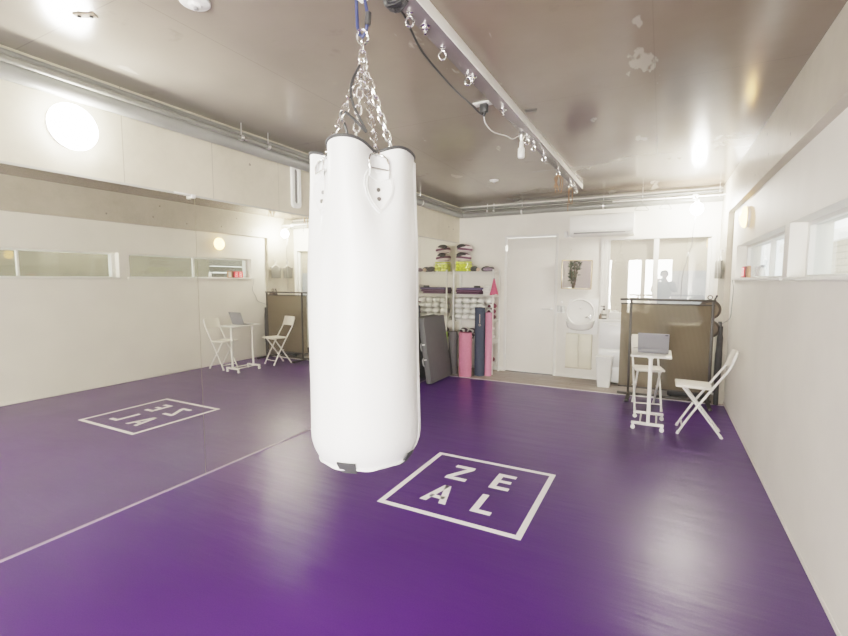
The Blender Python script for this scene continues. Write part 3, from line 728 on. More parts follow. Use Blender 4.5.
# ================================================================== CHAIRS, TABLE, LAPTOP, PARTITION
SEATM = mat('seat_white', (.80, .77, .70), .45, var=.02)
FRAMEM = mat('chair_frame_white', (.82, .81, .78), .35, var=.02)
GREYF = mat('grey_rubber', (.35, .34, .34), .6)
def make_chair(label, loc, rz):
    """forward = +X, width = Y"""
    t = thing('folding_chair', label, 'chair', loc, rz, 'white folding chairs by the small table')
    s = MB(); s.box((.0, 0, .437), (.275, .285, .022), .008, (0, -.02, 0)); obj('seat', s, SEATM, t)
    s = MB()
    for j in range(2): pass
    def bp(i, j):
        a = (i / 10 - .5); y = a * .262; z = .62 + .145 * j / 6
        x = -.272 - .05 * (j / 6) + .022 * (4 * a * a) - .006
        return Vector((x, y, z))
    s.grid(bp, 11, 7); obj('backrest', s, SEATM, t, solid=.016)
    for y in (-.128, .128):
        pts = bez([(.105, y, .012), (-.0, y, .205), (-.155, y, .455), (-.215, y, .548), (-.258, y, .62), (-.305, y, .745)], 5)
        l = obj('leg', MB().tube(pts, .0105, 10), FRAMEM, t); obj('foot_cap', MB().cyl((.108, y, 0), (.098, y, .03), .0135, .0125, 12), GREYF if False else FRAMEM, l)
    for y in (-.108, .108):
        pts = [(.075, y, .424), (.04, y, .375), (-.228, y, .012)]
        l = obj('leg', MB().tube(pts, .0105, 10), FRAMEM, t); obj('foot_cap', MB().cyl((-.233, y, 0), (-.216, y, .03), .0135, .0125, 12), FRAMEM, l)
    obj('stretcher', MB().cyl((.074, -.128, .07), (.074, .128, .07), .007, n=8), FRAMEM, t)
    obj('stretcher', MB().cyl((-.175, -.108, .085), (-.175, .108, .085), .007, n=8), FRAMEM, t)
    obj('seat_bar', MB().cyl((.075, -.12, .42), (.075, .12, .42), .008, n=8), FRAMEM, t); obj('seat_bar', MB().cyl((-.14, -.128, .428), (-.14, .128, .428), .008, n=8), FRAMEM, t)
    for y in (-.118, .118): obj('pivot', MB().cyl((-.070, y - .024, .235), (-.070, y + .024, .235), .006, n=10), METAL, t)
    return t
ch = make_chair('white folding chair with its back to the right wall, facing the small table', (3.115, 4.73, 0), PI)
c2 = dup(ch, (2.735, 5.375, 0), (0, 0, math.radians(-80)), 'white folding chair behind the small table, in front of the brown screen')

t = thing('side_table', 'narrow white rolling table with two posts, a laptop on top', 'table', (2.765, 4.76, 0))
obj('table_top', MB().box((2.770, 4.755, .692), (.335, .475, .018), .006), WMETAL, t, world=True)
for y in (4.57, 4.955):
    obj('post', MB().box((2.768, y, .373), (.030, .022, .622), .004), FRAMEM, t, world=True)
    b = obj('base_bar', MB().box((2.762, y, .060), (.27, .028, .026), .006), FRAMEM, t, world=True)
    for x in (2.642, 2.882):
        k = MB(); k.cyl((x, y - .010, .019), (x, y + .010, .019), .019, n=18).cyl((x, y, .035), (x, y, .055), .008, n=10).box((x, y, .042), (.022, .032, .016), .004); obj('caster', k, WPLAS, t, world=True)
for x in (2.70, 2.835): obj('base_rail', MB().cyl((x, 4.57, .058), (x, 4.955, .058), .008, n=10), FRAMEM, t, world=True)
obj('top_rail', MB().box((2.768, 4.76, .676), (.05, .40, .014), .003), FRAMEM, t, world=True)

LAP = mat('laptop_silver', srgb(150, 150, 156), .35, metal=.25, var=.03)
DKB = mat('laptop_dark', (.05, .05, .055), .4)
t = thing('laptop', 'grey laptop standing open with its back to the room on the white table', 'laptop', (2.785, 4.72, .7015))
obj('keyboard_base', MB().box((2.782, 4.80, .7045), (.255, .17, .007), .003), DKB, t, world=True)
Rl = Matrix.Translation((2.782, 4.71, .708)) @ Matrix.Rotation(math.radians(20), 4, 'X')
l = obj('screen_lid', MB().box(Rl @ Vector((0, 0, .098)), (.258, .007, .198), .0035, Rl.to_3x3().to_4x4()), LAP, t, world=True)
obj('camera_mark', MB().box(Rl @ Vector((.108, -.0036, .184)), (.024, .0012, .008), .0004, Rl.to_3x3().to_4x4()), BLACK, l, world=True, label='small black camera mark in the corner')
obj('display', MB().box(Rl @ Vector((0, .0036, .10)), (.235, .0012, .17), 0, Rl.to_3x3().to_4x4()), BLACK, l, world=True)
obj('hinge', MB().cyl((2.68, 4.713, .708), (2.885, 4.713, .708), .005), BLACK, t, world=True)
obj('kickstand', MB().box(Rl @ Vector((0, -.012, .022)), (.22, .004, .045), .001, Rl.to_3x3().to_4x4()), LAP, t, world=True)

# brown see-through screen on a dark frame
def mesh_screen():
    m, nt, b = nodes_of('brown_mesh_fabric'); nt.nodes.remove(b); oc = objcoord(nt)
    wv = nt.nodes.new('ShaderNodeTexWave'); wv.inputs['Scale'].default_value = 26.; wv.inputs['Distortion'].default_value = .6; wv.inputs['Detail'].default_value = 2; nt.links.new(oc, wv.inputs['Vector'])
    c = mixrgb(nt, wv.outputs['Fac'], c4(srgb(104, 94, 78)), c4(srgb(126, 115, 98)))
    df = nt.nodes.new('ShaderNodeBsdfDiffuse'); nt.links.new(c, df.inputs[0])
    tr = nt.nodes.new('ShaderNodeBsdfTransparent'); tr.inputs[0].default_value = c4((.86, .80, .70))
    tl = nt.nodes.new('ShaderNodeBsdfTranslucent'); nt.links.new(c, tl.inputs[0])
    m1 = nt.nodes.new('ShaderNodeMixShader'); m1.inputs[0].default_value = .15; nt.links.new(df.outputs[0], m1.inputs[1]); nt.links.new(tl.outputs[0], m1.inputs[2])
    m2 = nt.nodes.new('ShaderNodeMixShader'); m2.inputs[0].default_value = .16; nt.links.new(m1.outputs[0], m2.inputs[1]); nt.links.new(tr.outputs[0], m2.inputs[2])
    nt.links.new(m2.outputs[0], nt.nodes['Material Output'].inputs[0]); return m
SCR = mesh_screen(); DKF = mat('dark_frame', srgb(54, 48, 42), .4, var=.08)
PY = 5.80
t = thing('partition_screen', 'dark framed free-standing screen with brown see-through mesh behind the table', 'partition', (2.885, PY, 0))
obj('mesh_panel', MB().grid(lambda i, j: Vector((2.418 + .935 * i / 24, PY + .006 * sin(i * .9) * (1 - j / 10), .135 + (1.105 - .135) * j / 10)), 25, 11), SCR, t, world=True)
obj('top_bar', MB().box((2.884, PY, 1.157), (.955, .028, .024), .005), DKF, t, world=True)
obj('panel_bar', MB().box((2.884, PY, 1.108), (.94, .018, .016), .003), DKF, t, world=True)
obj('panel_bar', MB().box((2.884, PY, .128), (.94, .018, .016), .003), DKF, t, world=True)
for x in (2.525, 3.335): obj('post', MB().box((x, PY, .585), (.026, .022, 1.13), .004), DKF, t, world=True)
obj('bottom_bar', MB().box((2.884, PY + .02, .040), (.96, .03, .03), .005), DKF, t, world=True)
for x in (2.525, 3.335): obj('foot', MB().box((x, PY - .02, .014), (.04, .46, .026), .006), DKF, t, world=True)

# white boxy fridge and its neighbours behind the screen
t = thing('small_fridge', 'small white fridge half hidden behind the brown screen', 'fridge', (3.10, 6.15, 0))
obj('cabinet_body', MB().span(2.93, 3.33, 6.02, 6.45, .12, .86, .018), WPLAS, t, world=True)
obj('fridge_door', MB().span(2.93, 3.33, 5.985, 6.018, .13, .86, .012), WPLAS, t, world=True)
obj('dark_base', MB().span(2.94, 3.32, 6.03, 6.44, .02, .12, .004), BLACK, t, world=True, label='added black base for the dark under the screen')  # added black block supplying the darkness below the screen
obj('door_handle', MB().span(3.285, 3.31, 5.965, 5.99, .45, .62, .006), GREYP, t, world=True)
for x in (2.97, 3.29): obj('fridge_foot', MB().cyl((x, 6.1, -.003), (x, 6.1, .022), .018), BLACK, t, world=True)
LEAD = mat('dark_brown_leather', srgb(70, 60, 52), .5, var=.12)
def pad(label, c, r, rot):
    t = thing('round_pad', label, 'pad', c, 0, 'round dark pads beside the screen')
    M = Matrix.Rotation(rot, 3, 'Z') @ Matrix.Rotation(PI / 2, 3, 'X')
    obj('pad_body', MB().lathe([(0, -.03), (r * .8, -.03), (r, -.012), (r, .012), (r * .8, .03), (r * .5, .034), (0, .034)], c, 32, M), LEAD, t, world=True)
    obj('pad_strap', MB().torus((c[0], c[1], c[2] + r + .022), .022, .005, Matrix.Rotation(PI / 2, 3, 'X'), 18, 6), LEAD, t, world=True)
    obj('pad_face', MB().lathe([(r * .35, .036), (r * .72, .036), (r * .72, .030)], c, 32, M), mat('pad_face_tan', srgb(112, 98, 82), .5) if 'pad_face_tan' not in MATS else MATS['pad_face_tan'], t, world=True)
    return t
pad('round dark padded target peeking past the top right corner of the screen', (3.312, 5.922, 1.055), .112, .12)
pad('lower round dark pad beside the right post of the screen', (3.322, 5.922, .840), .10, .12)
o = obj('exercise_stick', MB().cyl((3.385, 6.06, 1.20), (3.26, 6.06, .866), .009).ball((3.386, 6.06, 1.202), .012, 10, 8), BLACK, loc=(3.33, 6.05, 1.1)); tag(o, 'short black stick poking up above the round dark pad', 'stick')
# tall dark folded umbrella-like bag leaning on the column
DRK = mat('dark_cloth', srgb(52, 50, 50), .7, var=.2, scale=20)
m = MB(); m.tube(bez([(3.41, 5.845, .01), (3.41, 5.845, .3), (3.415, 5.85, .62), (3.42, 5.85, .88)], 6), [.024] * 6 + [.034] * 6 + [.03] * 4 + [.022] * 3, 12)
o = obj('folded_umbrella', m, DRK, loc=(3.40, 5.88, 0)); tag(o, 'dark folded umbrella leaning against the right column', 'umbrella')
t = thing('wall_outlet', 'grey double outlet box low on the right column', 'outlet', (W, 6.0, .25))
obj('outlet_box', MB().span(3.36, 3.438, 5.925, 5.948, .10, .20, .005), mat('outlet_grey', (.5, .49, .46), .5), t, world=True)
for z in (.125, .17): obj('outlet_socket', MB().span(3.378, 3.42, 5.921, 5.926, z, z + .018), BLACK, t, world=True)
t = thing('cable_box', 'small black cable box on the right column beside the end of the brown screen', 'cable box', (3.42, 5.94, .88))
obj('box_body', MB().span(3.40, 3.437, 5.922, 5.948, .83, .925, .005), BLACK, t, world=True)
obj('connector', MB().cyl((3.418, 5.935, .83), (3.42, 5.935, .78), .012), GREYP, t, world=True)
o = obj('wall_cable', MB().tube(bez([(W1 - .018, 5.655, 1.385), (W1 - .008, 5.65, 1.3), (W1 - .012, 5.62, 1.2), (W1 - .008, 5.69, 1.08), (W1 - .008, 5.73, 1.0), (W1 - .012, 5.86, .95), (3.455, 5.937, .915), (3.438, 5.937, .90)], 6), .0035, 6), GREYP, loc=(W1, 5.65, 1.2)); tag(o, 'thin grey cable hanging down the right wall from the far window sill', 'cable')

# grey tops on hangers on the column
NET = glass('grey_net_cloth', (.8, .8, .78), 1.05, .6, srgb(150, 147, 140), .5)
for y, lab, w in ((6.10, 'grey see-through top on a hanger on the right column, nearer one', .14), (6.40, 'grey see-through top on a hanger on the right column, farther one', .14)):
    t = thing('hung_vest', lab, 'clothing', (W - .03, y, 1.55), 0, 'grey tops hanging on the right column')
    x = W - .034
    obj('wall_hook', MB().tube(bez([(W, y, 1.72), (W - .02, y, 1.71), (W - .036, y, 1.712), (W - .042, y, 1.728)], 4), .005, 7).box((W - .003, y, 1.72), (.006, .03, .05), .002), METAL, t, world=True)
    k = MB(); k.tube(bez([(x, y, 1.715), (x, y + .022, 1.702), (x, y, 1.675), (x, y, 1.65)], 4), .003, 6); k.tube([(x, y - .13, 1.58), (x, y - .02, 1.645), (x, y + .02, 1.645), (x, y + .13, 1.58)], .004, 6, closed=True); obj('hanger_frame', k, WPLAS, t, world=True)
    def cl(i, j):
        a = 2 * PI * i / 24; v = j / 8; ww = w * (.86 + .14 * cos(v * 2.2)) * (1 if v > .12 else .93)
        return Vector((x + .020 * sin(a) * (.6 + .5 * v) + .006 * sin(3 * a + 4 * v), y + ww * cos(a), 1.625 - .225 * v - (.045 * abs(cos(a)) if j == 0 else 0)))
    obj('cloth', MB().grid(cl, 24, 9, True), NET, t, world=True)

# red timer in the far window niche
t = thing('digital_timer', 'red digital timer with glowing figures on the far window sill', 'timer', (3.56, 5.365, ZS))
obj('timer_case', MB().box((3.552, 5.37, ZS + .056), (.05, .20, .11), .008), mat('timer_case', srgb(120, 66, 60), .4), t, world=True)
face = obj('timer_face', MB().box((3.5255, 5.37, ZS + .056), (.004, .175, .092), .001), mat('timer_red', srgb(190, 22, 34), .4, emit=srgb(230, 40, 52), es=.18), t, world=True, label='glowing red face')
fig = MB()
for yc in (5.412, 5.328):
    M = Matrix.Rotation(PI / 2, 3, 'Y')
    fig.torus((3.5225, yc, ZS + .075), .020, .0035, M, 20, 6, .8, 1.); fig.torus((3.5225, yc, ZS + .036), .022, .0035, M, 20, 6, .8, 1.)
obj('figures', fig, mat('timer_digits', (.85, .62, .62), .4, emit=(1., .8, .8), es=.1), face, world=True, label='pale glowing figures')
t = thing('photo_stand', 'small wood framed stand next to the red timer on the far window sill', 'frame', (3.54, 5.21, ZS))
m = MB()
for y in (5.175, 5.255): m.box((3.55, y, ZS + .056), (.02, .014, .112), .002)
m.box((3.55, 5.215, ZS + .107), (.02, .08, .012), .002).box((3.55, 5.215, ZS + .006), (.02, .08, .012), .002)
obj('stand_frame', m, mat('light_wood', srgb(176, 134, 104), .5, var=.1, scale=40), t, world=True)
obj('stand_card', MB().box((3.553, 5.215, ZS + .056), (.004, .068, .09)), TRIMW, t, world=True)
t = thing('spray_bottle', 'small white bottle standing on the far window sill', 'bottle', (3.60, 4.88, ZS))
obj('bottle_body', MB().lathe([(0, 0), (.020, 0), (.022, .01), (.022, .06), (.014, .08), (.010, .088), (0, .088)], (3.60, 4.88, ZS), 18), WPLAS, t, world=True)
obj('bottle_cap', MB().lathe([(0, .088), (.014, .088), (.014, .11), (0, .112)], (3.60, 4.88, ZS), 14), GREYP, t, world=True)
# ================================================================== FLOOR LOGO
INK = mat('white_floor_print', (.86, .83, .84), .4, var=.02)
LX0, LX1, LY0, LY1 = 1.3026, 2.2167, 2.2835, 3.1976
logo = thing('floor_logo', 'white square floor logo with the letters Z E A L on the purple mat', 'logo', (1.76, 2.74, .001))
Z0, Z1 = .0005, .0014; w = .036
def flat(name, polys, lab=None):
    m = MB()
    for poly in polys: m.prism(poly, Z0, Z1)
    return obj(name, m, INK, logo, world=True, label=lab)
rect = lambda a, b, c, d: [(a, c), (b, c), (b, d), (a, d)]
flat('border', [rect(LX0, LX1, LY0, LY0 + w), rect(LX0, LX1, LY1 - w, LY1), rect(LX0, LX0 + w, LY0 + w, LY1 - w), rect(LX1 - w, LX1, LY0 + w, LY1 - w)])
s = .042
flat('letter', [rect(1.530, 1.676, 3.034 - .040, 3.034), rect(1.530, 1.684, 2.795, 2.835), [(1.530, 2.835), (1.578, 2.835), (1.676, 2.994), (1.626, 2.994)]], 'letter Z')
flat('letter', [rect(1.853, 1.853 + s, 2.795, 3.034), rect(1.895, 1.984, 2.994, 3.034), rect(1.895, 1.974, 2.898, 2.935), rect(1.895, 1.988, 2.795, 2.835)], 'letter E')
flat('letter', [[(1.519, 2.443), (1.565, 2.443), (1.627, 2.69), (1.585, 2.69)], [(1.652, 2.443), (1.699, 2.443), (1.632, 2.69), (1.590, 2.69)], rect(1.560, 1.657, 2.498, 2.534)], 'letter A')
flat('letter', [rect(1.858, 1.858 + s, 2.447, 2.687), rect(1.9, 1.986, 2.447, 2.487)], 'letter L')
# ================================================================== WIRE SHELF AND EQUIPMENT
SX0, SX1, SY0, SY1 = .045, .690, 6.245, 6.565
LEV = [.15, .48, .79, 1.165, 1.50]
sh = thing('wire_shelf', 'white five-tier wire shelf in the far left corner beside the door', 'shelf', ((SX0 + SX1) / 2, (SY0 + SY1) / 2, 0))
for x in (SX0 + .012, SX1 - .012):
    for y in (SY0 + .012, SY1 - .012):
        obj('post', MB().cyl((x, y, .004 if y < 6.3 else .0), (x, y, 1.53), .0115, n=14).cyl((x, y, -.003), (x, y, .012), .016), WMETAL, sh, world=True)
for z in LEV:
    m = MB()
    for a, b in (((SX0, SY0 + .01), (SX1, SY0 + .01)), ((SX0, SY1 - .01), (SX1, SY1 - .01)), ((SX0 + .01, SY0), (SX0 + .01, SY1)), ((SX1 - .01, SY0), (SX1 - .01, SY1))):
        for dz in (0, -.028): m.cyl((a[0], a[1], z + dz - .004), (b[0], b[1], z + dz - .004), .004, n=8)
    k = 0; x = SX0 + .04
    while x < SX1 - .02: m.cyl((x, SY0 + .006, z - .003), (x, SY1 - .006, z - .003), .0025, n=6); x += .028
    n_ = 14
    for i in range(n_):
        xa = SX0 + .02 + (SX1 - SX0 - .04) * i / n_; xb = SX0 + .02 + (SX1 - SX0 - .04) * (i + 1) / n_
        m.cyl((xa, SY0 + .01, z - (.004 if i % 2 else .032)), (xb, SY0 + .01, z - (.032 if i % 2 else .004)), .0022, n=5)
    obj('shelf_tier', m, WMETAL, sh, world=True)

GW = mat('glove_white', (.82, .82, .79), .45, var=.03); GM = mat('glove_maroon', srgb(112, 44, 66), .45, var=.1)
GK = mat('glove_black', (.06, .062, .06), .5, var=.15); GT = mat('glove_trim_dark', (.08, .08, .08), .5)
def make_glove(name, label, loc, rz, m_body, m_cuff, group, cat='boxing glove'):
    """fist end points to -Y, palm down"""
    t = thing(name, label, cat, loc, rz, group)
    b = MB()
    def shp(v):
        v = v.copy(); k = v.y / .085
        v.z *= 1 - .14 * max(0, k); v.x *= 1 - .16 * max(0, k); v.z += .006 * sin(k * 2.5)
        v.z = max(v.z, -.038); return v
    b.ball((0, -.035, .0395), (.0585, .085, .043), 20, 12, None, shp)
    b.ball((.042, -.005, .030), (.021, .05, .022), 12, 8, Matrix.Rotation(.25, 3, 'Z'))
    obj('glove_body', b, m_body, t, ang=80)
    c = MB(); c.lathe([(.040, -.03), (.042, .0), (.041, .05), (.036, .052), (.030, .03)], (0, .052, .039), 18, Matrix.Rotation(-PI / 2, 3, 'X') @ Matrix.Diagonal((1.05, .8, 1)))
    obj('glove_cuff', c, m_cuff, t)
    return t
def dup_glove(src, loc, rz, label): return dup(src, loc, (0, 0, rz), label)
ORD = ['leftmost', 'second from the left', 'third from the left', 'fourth from the left', 'rightmost']
ROW = ['lowest', 'second', 'third', 'top']
g0 = None
for r in range(4):
    for c in range(5):
        if c == 4 and r < 3: continue
        lab = 'white boxing glove, %s in the %s row on the wire shelf' % (ORD[c], ROW[r])
        p = (SX0 + .085 + .1195 * c + random.uniform(-.004, .004), 6.345 + random.uniform(-.012, .012), LEV[2] + .002 + .0815 * r); a = random.uniform(-.12, .12)
        if g0 is None: g0 = make_glove('boxing_glove', lab, p, a, GW, GW, 'white boxing gloves stacked on the shelf')
        else: dup_glove(g0, p, a, lab)
gm = None
for r, (dx, lab) in enumerate(((.0, 'lowest maroon boxing glove with a white cuff at the right of the glove shelf'), (-.01, 'middle maroon boxing glove with a white cuff at the right of the glove shelf'), (.006, 'topmost maroon boxing glove with a white cuff, under the rightmost white glove'))):
    p = (SX0 + .083 + .1195 * 4 + dx * .5, 6.40, LEV[2] + .002 + .0815 * r)
    if gm is None: gm = make_glove('boxing_glove', lab, p, PI + .05, GM, GW, 'maroon boxing gloves on the shelf')
    else: dup_glove(gm, p, PI - .05 * r, lab)
gk = None
for i, lab in enumerate(('leftmost dark boxing glove with a pale cuff on the tier below the white gloves', 'second from the left dark boxing glove on the tier below the white gloves', 'third from the left dark boxing glove on the tier below the white gloves')):
    p = (SX0 + .10 + .137 * i, 6.40, LEV[1] + .002)
    if gk is None: gk = make_glove('boxing_glove', lab, p, PI + .04, mat('glove_plum', srgb(70, 44, 60), .45), GW, 'dark boxing gloves on the fourth tier')
    else: dup_glove(gk, p, PI - .03 * i, lab)
for i, lab in enumerate(('leftmost dark boxing glove of the upper pair on the tier below the white gloves', 'rightmost dark boxing glove of the upper pair on the tier below the white gloves')):
    dup_glove(gk, (SX0 + .115 + .14 * i, 6.40, LEV[1] + .084), PI + .06 * i, lab)
# clear bags with pale wraps, right of the fourth tier, and dark things on the lowest tier
BAGM = mat('pale_plastic_bag', (.72, .70, .68), .25, var=.12, scale=30)
for i, (x, y, z, s_) in enumerate(((.615, 6.325, LEV[1] + .004, .056), (.60, 6.46, LEV[1] + .004, .052), (.61, 6.39, LEV[1] + .135, .05))):
    b = MB(); b.ball((x, y, z + s_ * .85), (s_, s_ * .9, s_ * .85), 18, 12, None, lambda v: v + Vector((.006 * sin(v.z * 160 + v.y * 90), .006 * sin(v.x * 130), .005 * cos(v.x * 120 + v.y * 100))))
    t = thing('plastic_bag', ('pale crumpled plastic bag at the front right of the fourth tier', 'pale crumpled plastic bag behind the front one on the fourth tier', 'pale crumpled plastic bag on top of the pile on the fourth tier')[i], 'bag', (x, y, z), 0, 'pale plastic bags on the fourth tier')
    obj('bag_pouch', b, BAGM, t, world=True); obj('bag_knot', MB().cyl((x, y, z + s_ * 1.6), (x + .01, y, z + s_ * 1.6 + .03), .008, .02, 10), BAGM, t, world=True)
for i, (x, lab) in enumerate(((.56, 'dark maroon boxing glove on the lowest tier, right end'), (.40, 'dark maroon boxing glove on the lowest tier, hidden behind the mats'))):
    dup_glove(gm, (x + .04, 6.40, LEV[0] + .002), PI + .05 * i, lab)

# second tier: folded mats and a stack of white towels
for i, (z, h, x0, x1, c, lab) in enumerate(((0, .030, .10, .47, srgb(88, 62, 80), 'lowest folded plum cloth mat on the second tier'), (.031, .032, .09, .50, srgb(98, 68, 88), 'middle folded plum mat with a wavy front on the second tier'), (.064, .030, .10, .52, srgb(98, 88, 120), 'topmost folded violet mat on the second tier'))):
    m = MB()
    for k in range(2): m.box(((x0 + x1) / 2, 6.405, LEV[3] + z + h * (.25 + .5 * k) + .001), (x1 - x0 - .006 * k, .27, h * .49), .006)
    m.cyl((x0 + .004, 6.272, LEV[3] + z + h * .5 + .001), (x1 - .004, 6.272, LEV[3] + z + h * .5 + .001), h * .48, n=12)
    o = obj('folded_mat', m, mat('folded_mat_%s' % ['plum', 'mauve', 'violet'][i], c, .8, var=.12, scale=20), loc=((x0 + x1) / 2, 6.405, LEV[3] + z)); tag(o, lab, 'mat', 'folded mats on the second tier')
o = obj('dark_pouch', MB().box((.42, 6.292, LEV[3] + .112), (.10, .035, .03), .012), GK, loc=(.42, 6.3, LEV[3] + .1)); o.location.z += 0; tag(o, 'small dark pouch lying on the folded mats', 'pouch')
TOW = mat('towel_white', (.80, .79, .76), .9, var=.05, bump=.3, bscale=260)
tw = None
for i in range(5):
    lab = '%s folded white towel in the stack at the right of the second tier' % ('lowest', 'second lowest', 'middle', 'second highest', 'topmost')[i]
    p = (.585, 6.37, LEV[3] + .001 + .0262 * i)
    if tw is None:
        m = MB(); m.box((0, 0, .0065), (.115, .22, .0125), .0055).box((0, .004, .019), (.112, .214, .0125), .0055).cyl((-.054, -.106, .0128), (.054, -.106, .0128), .0125, n=12)
        tw = obj('folded_towel', m, TOW); tw.location = p; tag(tw, lab, 'towel', 'towels stacked on the second tier')
    else: o = dup(tw, (p[0] + random.uniform(-.006, .006), p[1] + random.uniform(-.008, .004), p[2]), (0, 0, random.uniform(-.08, .08)), lab)
o = obj('folded_band', MB().box((.39, 6.33, 1.1205), (.14, .10, .008), .003), GREYP, loc=(.39, 6.33, 1.12)); 
bpy.data.objects.remove(o)

# top tier: bin of yellow balls, striped mitts on it, gloves and cloth
BASK = glass('clear_bin_plastic', (.97, .97, .94), 1.35, .08)
BZ = LEV[4] + .001
t = thing('clear_bin', 'clear plastic bin full of yellow balls on top of the wire shelf', 'bin', (.175, 6.37, BZ))
m = MB(); bx0, bx1, by0, by1 = .062, .288, 6.27, 6.47
m.span(bx0, bx1, by0, by0 + .003, BZ, BZ + .125).span(bx0, bx1, by1 - .003, by1, BZ, BZ + .125).span(bx0, bx0 + .003, by0 + .003, by1 - .003, BZ, BZ + .125).span(bx1 - .003, bx1, by0 + .003, by1 - .003, BZ, BZ + .125).span(bx0, bx1, by0, by1, BZ, BZ + .003)
obj('bin_shell', m, BASK, t, world=True)
obj('bin_rim', MB().tube([(bx0, by0, BZ + .126), (bx1, by0, BZ + .126), (bx1, by1, BZ + .126), (bx0, by1, BZ + .126)], .003, 6, closed=True), WPLAS, t, world=True)
BALLM = mat('ball_yellow', srgb(226, 236, 84), .6, var=.05)
ball0 = None; names = ['front', 'middle', 'back']; lay = ['bottom', 'second', 'third', 'top']
for k in range(3):
    for j in range(3):
        for i in range(4):
            p = (bx0 + .033 + .0535 * i + (.004 if k % 2 else -.001), by0 + .035 + .064 * j, BZ + .031 + .0475 * k)
            if ball0 is None:
                ball0 = obj('yellow_ball', MB().ball((0, 0, 0), .0255, 16, 10), BALLM)
                seam = MB()
                seam.tube([Vector((cos(a) * .0255, sin(a) * .0255 * cos(.5 * sin(2 * a)), .0255 * sin(.5 * sin(2 * a)))) for a in [2 * PI * q / 20 for q in range(20)]], .0007, 4, closed=True)
                b = ball0
            else: b = dup(ball0)
            b.location = p
            tag(b, 'yellow ball in the clear bin, %s, %s layer, %s row' % (('leftmost', 'second from left', 'third from left', 'rightmost')[i], lay[k], names[j]), 'ball', 'yellow balls in the clear bin')
def stripe_mat():
    m, nt, b = nodes_of('striped_cloth'); oc = objcoord(nt); sep = nt.nodes.new('ShaderNodeSeparateXYZ'); nt.links.new(oc, sep.inputs[0])
    s_ = math_(nt, 'FRACT', math_(nt, 'MULTIPLY', math_(nt, 'ADD', sep.outputs[2], math_(nt, 'MULTIPLY', sep.outputs[0], .12)), 15.))
    f = math_(nt, 'GREATER_THAN', s_, .52)
    nt.links.new(mixrgb(nt, f, c4(srgb(222, 208, 206)), c4(srgb(104, 66, 86))), b.inputs['Base Color']); b.inputs['Roughness'].default_value = .8; return m
STR = stripe_mat(); OPN = mat('mitt_opening', (.045, .042, .042), .8)
def mitt(label, loc, rz):
    t = thing('striped_mitt', label, 'mitt', loc, rz, 'striped mitts on the yellow balls')
    def f(v):
        v = v.copy(); v.z = max(v.z, -.050); v.x *= 1.06 if v.z < 0 else 1.; return v
    obj('mitt_body', MB().ball((0, 0, .055), (.115, .12, .070), 28, 16, None, f), STR, t, ang=80)
    M = Matrix.Rotation(math.radians(55), 3, 'X') @ Matrix.Diagonal((1.45, .85, .5))
    obj('mitt_opening', MB().ball((-.018, -.083, .088), .052, 22, 12, M), OPN, t, label='dark hand opening')
    return t
m1 = mitt('lower striped padded mitt with a dark opening on top of the yellow balls', (.168, 6.375, BZ + .160), .15)
dup(m1, (.180, 6.39, BZ + .160 + .126), (0, 0, -.1), 'upper striped padded mitt with a dark opening on top of the stack')
g = make_glove('boxing_glove', 'black boxing glove right of the yellow balls on the top tier', (.352, 6.36, LEV[4] + .001), .2, GK, GT, 'black gloves on the top tier')
dup_glove(g, (.515, 6.475, LEV[4] + .001), -.4, 'black boxing glove behind the lilac cloth on the top tier')
o = obj('tan_ball', MB().ball((.440, 6.272, LEV[4] + .029), .028, 18, 12), mat('ball_tan', srgb(206, 178, 158), .5), loc=(.436, 6.30, LEV[4])); tag(o, 'small tan ball between the black gloves on the top tier', 'ball')
o = obj('lilac_cloth', MB().ball((.575, 6.32, LEV[4] + .031), (.075, .06, .034), 24, 12, None, lambda v: Vector((v.x, v.y, max(v.z, -.025) * (1 - 5.5 * max(0, v.x)) + .003 * sin(v.x * 150)))), mat('cloth_lilac', srgb(150, 134, 148), .85, var=.2, scale=60), loc=(.575, 6.32, LEV[4])); tag(o, 'crumpled lilac grey cloth at the right end of the top tier', 'cloth')
# pink cloth cone on the front right post
t = thing('pink_cloth', 'pink folded cloth hanging from a hook on the front right shelf post', 'cloth', (.705, 6.215, 1.40))
pc = (.708, 6.212)
PINKC = mat('cloth_pink', srgb(200, 88, 116), .75, var=.08, scale=30)
def cone(i, j):
    a = 2 * PI * i / 32; v = j / 10; r = .012 + .048 * v ** 1.1; f = 1 + .22 * v * cos(3 * a + .6)
    return Vector((pc[0] + r * f * cos(a), pc[1] + r * f * sin(a) * .55 , 1.395 - .225 * v - .01 * cos(3 * a) * v))
obj('cloth_cone', MB().grid(cone, 32, 11, True), PINKC, t, world=True)
obj('hook', MB().tube(bez([(.690, 6.235, 1.49), (.70, 6.225, 1.475), (.708, 6.212, 1.44), (.708, 6.212, 1.395)], 5), .003, 6).ball((.708, 6.212, 1.396), (.016, .014, .01), 12, 8), GREYP, t, world=True)
obj('white_clip', MB().box((.690, 6.232, 1.485), (.022, .018, .04), .005), WPLAS, t, world=True)

